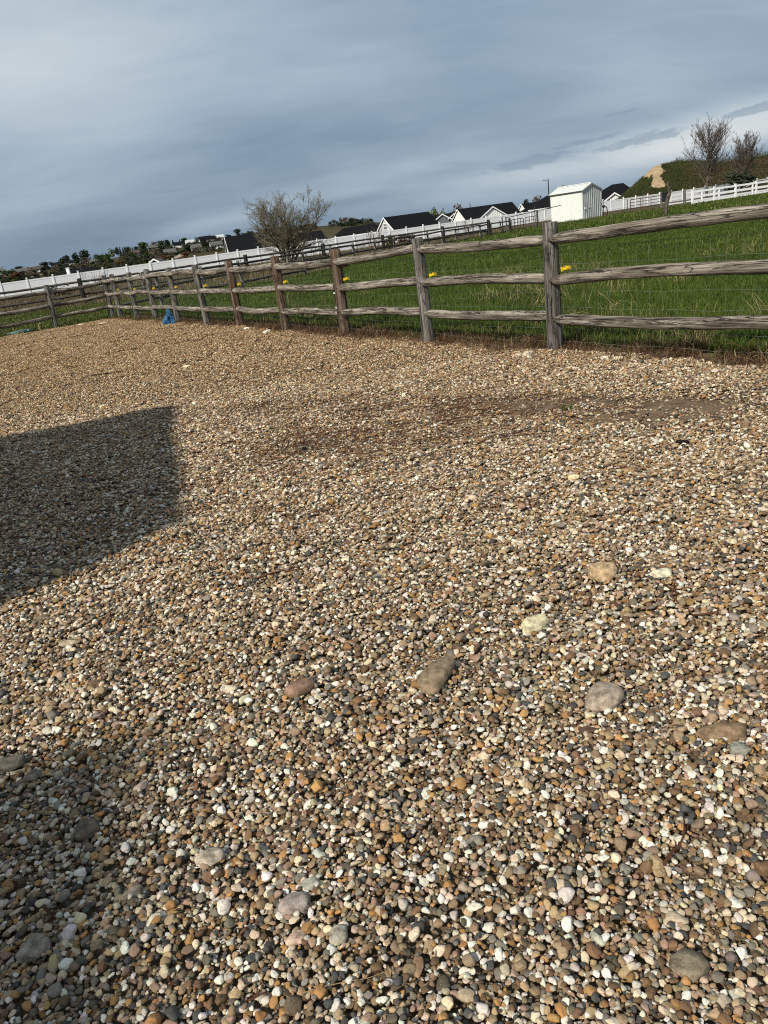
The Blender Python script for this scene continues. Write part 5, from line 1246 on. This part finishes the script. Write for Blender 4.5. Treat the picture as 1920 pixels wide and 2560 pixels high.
C_G3 = coll_of('far_tufts', [blade_clump(20 + i, 80, .75, .05, .16, .014, [M_GRASS, M_GRASSY], .03 + .06 * (i == 3), .9) for i in range(4)])
C_LW = coll_of('lawn_tufts', [blade_clump(30 + i, 60, .40, .03, .07, .008, [M_LAWNB, M_GRASSY], .06) for i in range(3)])
C_DR = coll_of('dry_tufts', [blade_clump(40 + i, 50, .45, .08, .34, .012, [M_GRASSD, M_GRASS], .12, .9) for i in range(4)])
C_TH = coll_of('thatch_tufts', [blade_clump(50 + i, 46, .14, .02, .16, .0030, [M_THATCH, M_STRAW], .22, 1.6) for i in range(4)])
C_ST = coll_of('straw_tufts', [blade_clump(60 + i, 14, .16, .10, .30, .0028, [M_GRASSY, M_STRAW], .4, 1.3) for i in range(3)])
def d2(x, y): return (x - A_[0]) * -U2[1] + (y - A_[1]) * U2[0]     # > 0 beyond the far paddock fence
def spread_pts(n, xr, yr, f, seed):
    rng = np.random.default_rng(seed); x = rng.uniform(*xr, n); y = rng.uniform(*yr, n); k = f(x, y, rng); return x[k], y[k], rng
def tufts(name, coll, x, y, z, rng, nk, smin, smax, label, tilt=.12):
    n = len(x); s = rng.uniform(smin, smax, n)
    scatter(name, coll, np.stack([x, y, np.full(n, z) if np.isscalar(z) else z], 1), np.stack([rng.normal(0, tilt, n), rng.normal(0, tilt, n), rng.uniform(0, 6.28, n)], 1), np.stack([s, s, s * rng.uniform(.7, 1.25, n)], 1), rng.integers(0, nk, n), kind='stuff', label=label)
def nzf(x, y): return np.sin(x * 1.1 + .7 * y) * np.sin(y * .9 - x * .35) * .5 + .5
inpad = lambda x, y: (main_d(x, y) < -.10) & (d2(x, y) < .35)
x, y, rng = spread_pts(90000, (-9, 19), (3.5, 26), lambda x, y, r: inpad(x, y) & (np.abs(x) < .58 * y + 2) & (np.hypot(x, y) < 22) & (main_d(x, y) < -.25 - .3 * r.random(len(x)) * nzf(x * 3, y * 3)), 1)
edge = np.clip((-main_d(x, y)) / .8, 0, 1); k = rng.random(len(x)) < .35 + .65 * edge; x, y = x[k], y[k]
print('near tufts', len(x)); tufts('pasture_grass', C_G1, x, y, -.012, rng, 4, .65, 1.35, 'lush green pasture grass right behind the main wooden fence')
x, y, rng = spread_pts(70000, (-9, 36), (16, 52), lambda x, y, r: inpad(x, y) & (np.abs(x) < .60 * y + 2) & (np.hypot(x, y) >= 21) & (np.hypot(x, y) < 48), 2)
print('mid tufts', len(x)); tufts('middle_pasture_grass', C_G2, x, y, -.012, rng, 4, .7, 1.3, 'green pasture grass in the middle of the paddock')
x, y, rng = spread_pts(60000, (4, 66), (30, 84), lambda x, y, r: inpad(x, y) & (x < .64 * y + 3) & (np.hypot(x, y) >= 46) & (y < 66 + .16 * x), 3)
print('far tufts', len(x)); tufts('far_pasture_grass', C_G3, x, y, -.012, rng, 4, .7, 1.4, 'green grass at the far side of the paddock before the shed')
x, y, rng = spread_pts(1500, (-6, 12), (5, 20), lambda x, y, r: inpad(x, y) & (main_d(x, y) < -.5) & (nzf(x * .8 + 3, y * .8) > .55) & (x < .6 * y + 2), 4)
tufts('dry_grass_stalks', C_ST, x, y, .0, rng, 3, .8, 1.5, 'pale dry stalks scattered through the near pasture grass', .3)
x, y, rng = spread_pts(26000, (-9, 8), (2, 26.5), lambda x, y, r: (main_d(x, y) > -.62) & (main_d(x, y) < .14 + .10 * np.sin(x * 6)) & (left_d(x, y) > -.1) & (np.abs(x) < .6 * y + 1.5) & (r.random(len(x)) < np.exp(-((main_d(x, y) + .15) / .33) ** 2)), 6)
print('thatch', len(x)); tufts('dead_grass_litter', C_TH, x, y, .004, rng, 4, .6, 1.2, 'brown dead grass and thatch along the foot of the main wooden fence', .35)
x, y, rng = spread_pts(30000, (-34, 2), (24, 52), lambda x, y, r: (d2(x, y) > .2) & (left_d(x, y) < -.15) & (np.abs(x) < .62 * y + 2) & (y < 38.5 + 2.0 * nzf(x * .5, y) - .15 * (x + 8)), 7)
tufts('lawn_grass', C_LW, x, y, -.016, rng, 3, .7, 1.4, 'short mown grass behind the left fence')
x, y, rng = spread_pts(26000, (-45, 45), (34, 112), lambda x, y, r: (d2(x, y) > .5) & (np.abs(x) < .62 * y + 2) & ((y - WO[1]) * WU[0] - (x - WO[0]) * WU[1] < -.6) & (y > 37.5 - .15 * (x + 8)) & (r.random(len(x)) < .35 + .65 * nzf(x * .4, y * .4)), 8)
print('dry', len(x)); tufts('dry_field_weeds', C_DR, x, y, -.02 + lowland(x, y), rng, 4, .6, 1.3, 'brown dry weeds in the strip before the white privacy fence', .2)
x, y, rng = spread_pts(12000, (20, 90), (60, 128), lambda x, y, r: (x < .66 * y + 3) & (y > 66 + .16 * x) & (x > .30 * y) & ((y - WO[1]) * WU[0] - (x - WO[0]) * WU[1] < -.6), 9)
tufts('rough_grass', C_DR, x, y, -.02 + lowland(x, y), rng, 4, .5, 1.0, 'rough brownish grass around the white rail fences', .2)

# dried clump of grass leaning out at the fence foot on the right
def weed_tuft(px, py, label, seed, n=90, r=.16, h=.30):
    g = gp(px, py, 0); me = blade_clump(seed, n, r * .45, h * .5, h, .0026, [M_STRAW, M_THATCH], .4, 2.0); o = obj('dry_weed_tuft', me, label=label, cat='weed'); o.location = (g[0], g[1], .01); return o
weed_tuft(1735, 886, 'large tangled tuft of dry brown grass at the foot of the fence on the right', 80, 170, .30, .33)
weed_tuft(930, 838, 'sparse upright dry weed between the third and second nearest posts', 81, 40, .10, .36)
weed_tuft(1330, 868, 'small dry weed tuft left of the nearest fence post', 82, 50, .12, .26)

# ------------------------------------------------------------------ twigs, leaves and small things on the gravel
def twig_litter():
    rng = np.random.default_rng(12); m = MB(); r2 = random.Random(4)
    def one(x, y, L, r, ang):
        p = Vector((x, y, YARD_Z + .004 + float(relief(x, y)) + r2.uniform(.001, .012))); pts = [p]; a = ang; n = 4
        for i in range(n):
            a += r2.gauss(0, .22); p = p + Vector((math.cos(a), math.sin(a), r2.gauss(0, .06))) * L / n; p.z = max(p.z, YARD_Z + float(relief(p.x, p.y))); pts.append(p)
        m.tube(pts, [r, r, r * .8, r * .6, r * .3], 3, cap=False, mi=0 if r2.random() < .8 else 1)
    for cx, cy, sx, sy, n, L in ((-.1, 5.5, .85, .42, 480, .17), (.7, 6.1, .9, .42, 330, .16), (-.3, 6.6, 1.5, .8, 420, .17), (0, 5.5, 3.0, 2.4, 320, .12), (-.4, 4.5, .7, .4, 90, .16), (-2, 6.3, .8, .6, 160, .15), (2.0, 5.2, .9, .4, 70, .14), (0, 9, 2.6, 1.1, 500, .16), (-3, 14, 2.6, 2.6, 500, .22), (2.2, 7.6, 1.2, .4, 260, .14), (1.8, 4.2, 1.6, .9, 45, .15), (-.5, 2.6, 1.6, 1.0, 45, .10), (-5, 18, 2.5, 2.8, 300, .24)):
        for _ in range(n):
            x, y = rng.normal(cx, sx), rng.normal(cy, sy)
            if y < .6 or main_d(x, y) < .05 or left_d(x, y) < .2: continue
            one(x, y, L * rng.uniform(.4, 1.9), rng.uniform(.0011, .0028) * (1 + y * .03), rng.normal(.25, .6))
    for _ in range(1500):
        t = rng.uniform(0, 20.5); s = abs(rng.normal(0, .22)) - .05; p = A_ + U1 * t + N1 * s
        if left_d(*p) > .1: one(p[0], p[1], rng.uniform(.08, .4), rng.uniform(.001, .0025), rng.uniform(0, 3.14))
    for _ in range(2600):           # dead leaf flakes and bark chips
        y = rng.uniform(1, 16) if rng.random() < .6 else rng.uniform(4, 8); x = rng.uniform(-.6, .6) * y
        if main_d(x, y) < .05 or left_d(x, y) < .2: continue
        z = YARD_Z + .012 + float(relief(x, y)); a = Vector((rng.normal(), rng.normal(), rng.normal() * .35)).normalized() * rng.uniform(.004, .012); b = a.cross(Vector((rng.normal() * .3, rng.normal() * .3, 1))).normalized() * a.length * rng.uniform(.3, .8); p = Vector((x, y, z + .004))
        m.add([p - a, p + b + Vector((0, 0, .003)), p + a, p - b], [(0, 1, 2), (0, 2, 3)], mi=0 if rng.random() < .75 else 1)
    return m.me('twig_litter', [M_TWIG, M_STRAW])
obj('twig_litter', twig_litter(), kind='stuff', label='thin reddish brown twigs and needles strewn over the gravel')
def stick(px, py, qx, qy, r, label, bendy=.03, seed=0):
    rg = random.Random(seed); a, b = gp(px, py, .03), gp(qx, qy, .03); pts = []
    for i in range(8):
        u = i / 7; p = a + (b - a) * u; pts.append((p[0] + rg.uniform(-bendy, bendy) * math.sin(math.pi * u), p[1] + rg.uniform(-bendy, bendy) * math.sin(math.pi * u), YARD_Z + .012 + float(relief(p[0], p[1])) + .01 * math.sin(u * 6)))
    m = MB(); r *= 1.6; m.tube(pts, [r * (1 - .5 * i / 7) for i in range(8)], 5); q = pts[3]
    m.tube([q, (q[0] + .03, q[1] + .04, q[2] + .006), (q[0] + .05, q[1] + .09, q[2] + .008)], [r * .6, r * .4, r * .2], 4)
    obj('twig', m.me('twig', M_TWIG, True), label=label, cat='twig')
stick(100, 2245, 150, 2318, .0022, 'thin straw coloured stick low on the left', .01, 1); stick(1655, 2180, 1725, 2060, .0028, 'dark curved twig above the long tan stone low on the right', .02, 2)
stick(1660, 1470, 1760, 1560, .003, 'dark twig running down right of the cream oval stone', .03, 3); stick(1730, 1545, 1850, 1555, .003, 'dark flat twig near the right edge below the cream oval stone', .03, 4)
stick(640, 1450, 860, 1418, .003, 'long thin reddish twig left of the small round cream stone', .03, 5); stick(1320, 1250, 1345, 1310, .003, 'short dark twig left of the flat brown stone on the right', .01, 6)
stick(800, 1225, 960, 1190, .004, 'long brown twig in the twiggy middle of the yard', .04, 7); stick(1070, 1225, 1190, 1250, .004, 'brown twig right of the middle below the bare soil', .04, 8)
stick(1560, 1100, 1700, 1068, .0035, 'dark twig lying across the bare soil patch', .04, 9); stick(360, 1050 + 40, 520, 1085, .004, 'dark twig crossing the right edge of the big shadow', .03, 10)
def clod(px, py, w, label, flat=.4, seed=0, mat=None):
    g = gp(px, py, .03); k = np.linalg.norm(g - CAMP) / F_ * w / 2; V, Fc = ICO[3]; m = mesh('dark_clod', stone_verts(V, 300 + seed, .25, .1) * (k, k * .6, k * flat), Fc, mat or M_CLOD, True)
    o = obj('dark_clod', m, label=label, cat='clod'); o.location = (g[0], g[1], YARD_Z + .006 + float(relief(g[0], g[1])) + k * flat * .4); o.rotation_euler = (0, 0, seed)
M_CLOD = simple('black_damp_earth', (.012, .010, .009), .4, 40, .9, .1)
for i, (x, y, w, l) in enumerate(((148, 1326, 22, 'round black clod in the lower left of the big shadow'), (168, 1252, 20, 'small black clod above the round one in the big shadow'), (760, 1126, 20, 'black clod on the gravel left of the twiggy middle'), (1702, 1105, 32, 'long black fragment on the bare soil at the right'),
      (407, 1105, 14, 'black fragment inside the upper right of the big shadow'), (825, 1060, 14, 'black fragment beyond the middle of the yard'), (281, 989, 10, 'black fragment just beyond the big shadow'), (180, 893, 9, 'tiny black fragment on the far left gravel'), (935, 874, 10, 'black fragment near the fence beside the brick red stone'), (790, 972, 9, 'tiny black fragment on the far middle gravel'), (880, 989, 10, 'black fragment on the far gravel right of the middle'), (145, 902, 8, 'smallest black fragment on the far left gravel'))):
    clod(x, y, w, l, .35, i)
# green seedling
gz = gp(1418, 1026, .02); me = blade_clump(90, 16, .04, .03, .07, .006, [M_GRASS, M_GRASS], 0, 1.2); o = obj('seedling', me, label='tiny green seedling in the bare soil right of the middle', cat='plant'); o.location = (gz[0], gz[1], .03)
# crumpled blue tarp against the fence
def tarp():
    V, Fc = ICO[4]; out = []
    for v in V:
        p = Vector(v); n = noise.noise(p * 1.7 + Vector((3, 1, 7))) * .5 + abs(noise.noise(p * 4.2)) * .55 + abs(noise.noise(p * 9)) * .2
        r = 1 + n - .25; z = p.z * .5 + .5; w = (1.15 - z * .85); out.append((p.x * r * .19 * w + .06 * z * z, p.y * r * .13 * w, max(0, z * .33 * (1 + .5 * n) - .05 * abs(p.x) + .05 * noise.noise(p * 3.1))))
    return mesh('blue_tarp', out, [tuple(f) for f in Fc], M_TARP)
g = gp(424, 812, .02); o = obj('blue_tarp', tarp(), label='crumpled blue plastic tarp bunched against the foot of the wooden fence', cat='tarp'); o.location = (g[0], g[1], .0); o.scale = (1.0, 1.0, 1.05)
# feed tub in the paddock
g = gp(858, 674, 0); m = MB(); m.tube([(0, 0, 0), (0, 0, .03), (0, 0, .30), (0, 0, .34)], [.24, .26, .31, .32], 16, cap=True); m.tube([(0, 0, .345), (0, 0, .30)], [.28, .25], 16, mi=1)
o = obj('feed_tub', m.me('feed_tub', [simple('dark_maroon_rubber', (.035, .012, .010), .2, 4, .7), M_BLACK], True), label='dark maroon feed tub in the grass behind the third nearest post', cat='tub'); o.location = (g[0], g[1], 0)
# scraps at the left edge
g = gp(56, 834, 0); m = MB(); V, Fc = ICO[3]; m.add(stone_verts(V, 401, .5, .1) * (.42, .12, .07), [tuple(f) for f in Fc]); o = obj('plastic_scrap', m.me('plastic_scrap', simple('teal_plastic', (.10, .17, .16), .3, 9, .6)), label='long faded teal plastic scrap in the grass below the left fence', cat='scrap'); o.location = (g[0], g[1], .05)
g = gp(104, 829, 0); m = MB(); m.tube([(0, 0, 0), (-.02, 0, .10), (-.03, 0, .18), (0, 0, .23), (.05, 0, .22)], [.025, .028, .028, .026, .02], 7); o = obj('curved_pipe_end', m.me('curved_pipe_end', M_STRAW, True), label='small pale hooked pipe end sticking up at the left edge of the gravel', cat='pipe'); o.location = (g[0], g[1], 0)
# pale debris at the back corner of the gravel
for i, (x, y, w, l) in enumerate(((203, 811, 14, 'pale flat stone at the far left edge of the gravel'), (257, 809, 18, 'flat pale stone at the far corner of the gravel'), (465, 817, 16, 'white flat stone on the gravel right of the blue tarp'))):
    g = gp(x, y, .03); k = np.linalg.norm(g - CAMP) / F_ * w / 2; V, Fc = ICO[3]; m = mesh('flat_stone', stone_verts(V, 420 + i, .15, .1) * (k, k * .6, k * .22), Fc, stone_mat((.60, .55, .46), 90 + i), True); o = obj('flat_stone', m, label=l, cat='stone'); o.location = (g[0], g[1], .035)

# ------------------------------------------------------------------ what casts the shadow on the left: an enclosed box trailer standing beside the yard
sx_, sy_ = math.cos(SUN_AZ), math.sin(SUN_AZ); TH = 2.15; off = TH / math.tan(SUN_EL)
Pfar = np.array([-2.00, 8.20]) - off * np.array([sx_, sy_]); Pnear = np.array([-1.12, 4.28]) - off * np.array([sx_, sy_])
dv = Pfar - Pnear; TLn = float(np.linalg.norm(dv)); an = math.atan2(dv[1], dv[0])
tr = empty('box_trailer', (Pnear[0], Pnear[1], 0), an, label='white enclosed box trailer parked out of view to the left of the gravel', cat='trailer')
TW = 2.1
m = MB(); m.box((TLn / 2, TW / 2, .45 + (TH - .45) / 2), (TLn, TW, TH - .45)); obj('body', m.me('body', M_METALW), parent=tr)
m = MB(); m.box((TLn / 2, TW / 2, .38), (TLn - .1, TW - .15, .12)); m.box((TLn + .5, TW / 2, .42), (1.1, .12, .1)); obj('chassis', m.me('chassis', M_BLACK), parent=tr)
m = MB(); m.box((TLn / 2, .12, .25), (TLn * .98, .03, .46)); obj('side_skirt', m.me('side_skirt', M_TRIM), parent=tr)
for yy in (-.01, TW - .16):
    m = MB(); m.tube([(TLn / 2, yy - .02, .33), (TLn / 2, yy + .18, .33)], .33, 20); w = obj('wheel', m.me('wheel', M_BLACK), parent=tr)
m = MB()
for x in np.linspace(.05, TLn - .05, 9): m.box((x, -.012, .47 + (TH - .47) / 2), (.04, .02, TH - .55))
obj('side_ribs', m.me('side_ribs', M_TRIM), parent=tr); tr.children[-1]['kind'] = 'stuff'
m = MB(); m.box((-.01, TW / 2, 1.3), (.03, TW * .9, 1.5)); m.box((-.03, TW / 2 + .1, 1.2), (.03, .05, 1.2)); obj('rear_door', m.me('rear_door', M_WHITE), parent=tr)

# a house behind and to the left of the viewer; the corner of its roof shades the lower left of the yard
HH = 4.4; off = HH / math.tan(SUN_EL); cnr = np.array([-.86, 2.22]) - off * np.array([sx_, sy_]); ax_ = np.array([-.97, -.22]); ay_ = np.array([.22, -.97])
hs = empty('yard_house', (cnr[0], cnr[1], 0), math.atan2(ax_[1], ax_[0]), label='tan house with a low grey roof standing behind and left of the viewer', cat='house')
m = MB(); m.box((5, 4.4, 1.9), (8.6, 7.6, 3.8)); obj('wall', m.me('wall', M_TAN), parent=hs)
m = MB(); z0, z1 = HH, HH + 1.6; V = [(0, 0, z0), (10, 0, z0), (10, 8.8, z0), (0, 8.8, z0), (3.6, 4.4, z1), (6.4, 4.4, z1)]; V += [(v[0], v[1], v[2] - .25) for v in V[:4]]
m.add(V, [(0, 1, 5, 4), (1, 2, 5), (2, 3, 4, 5), (3, 0, 4), (0, 6, 7, 1), (1, 7, 8, 2), (2, 8, 9, 3), (3, 9, 6, 0), (9, 8, 7, 6)]); obj('roof', m.me('roof', M_ROOFG), parent=hs)
m = MB(); m.box((5, .05, 4.0), (8.8, .12, .4)); obj('wall_plate', m.me('wall_plate', M_WHITE), parent=hs)
for x in (2.2, 5.0, 7.8): m = MB(); m.box((x, .56, 2.2), (1.3, .1, 1.3)); w = obj('window', m.me('window', M_WHITE), parent=hs); m = MB(); m.box((x, .5, 2.2), (1.1, .06, 1.1)); obj('pane', m.me('pane', M_GLASS), parent=w)
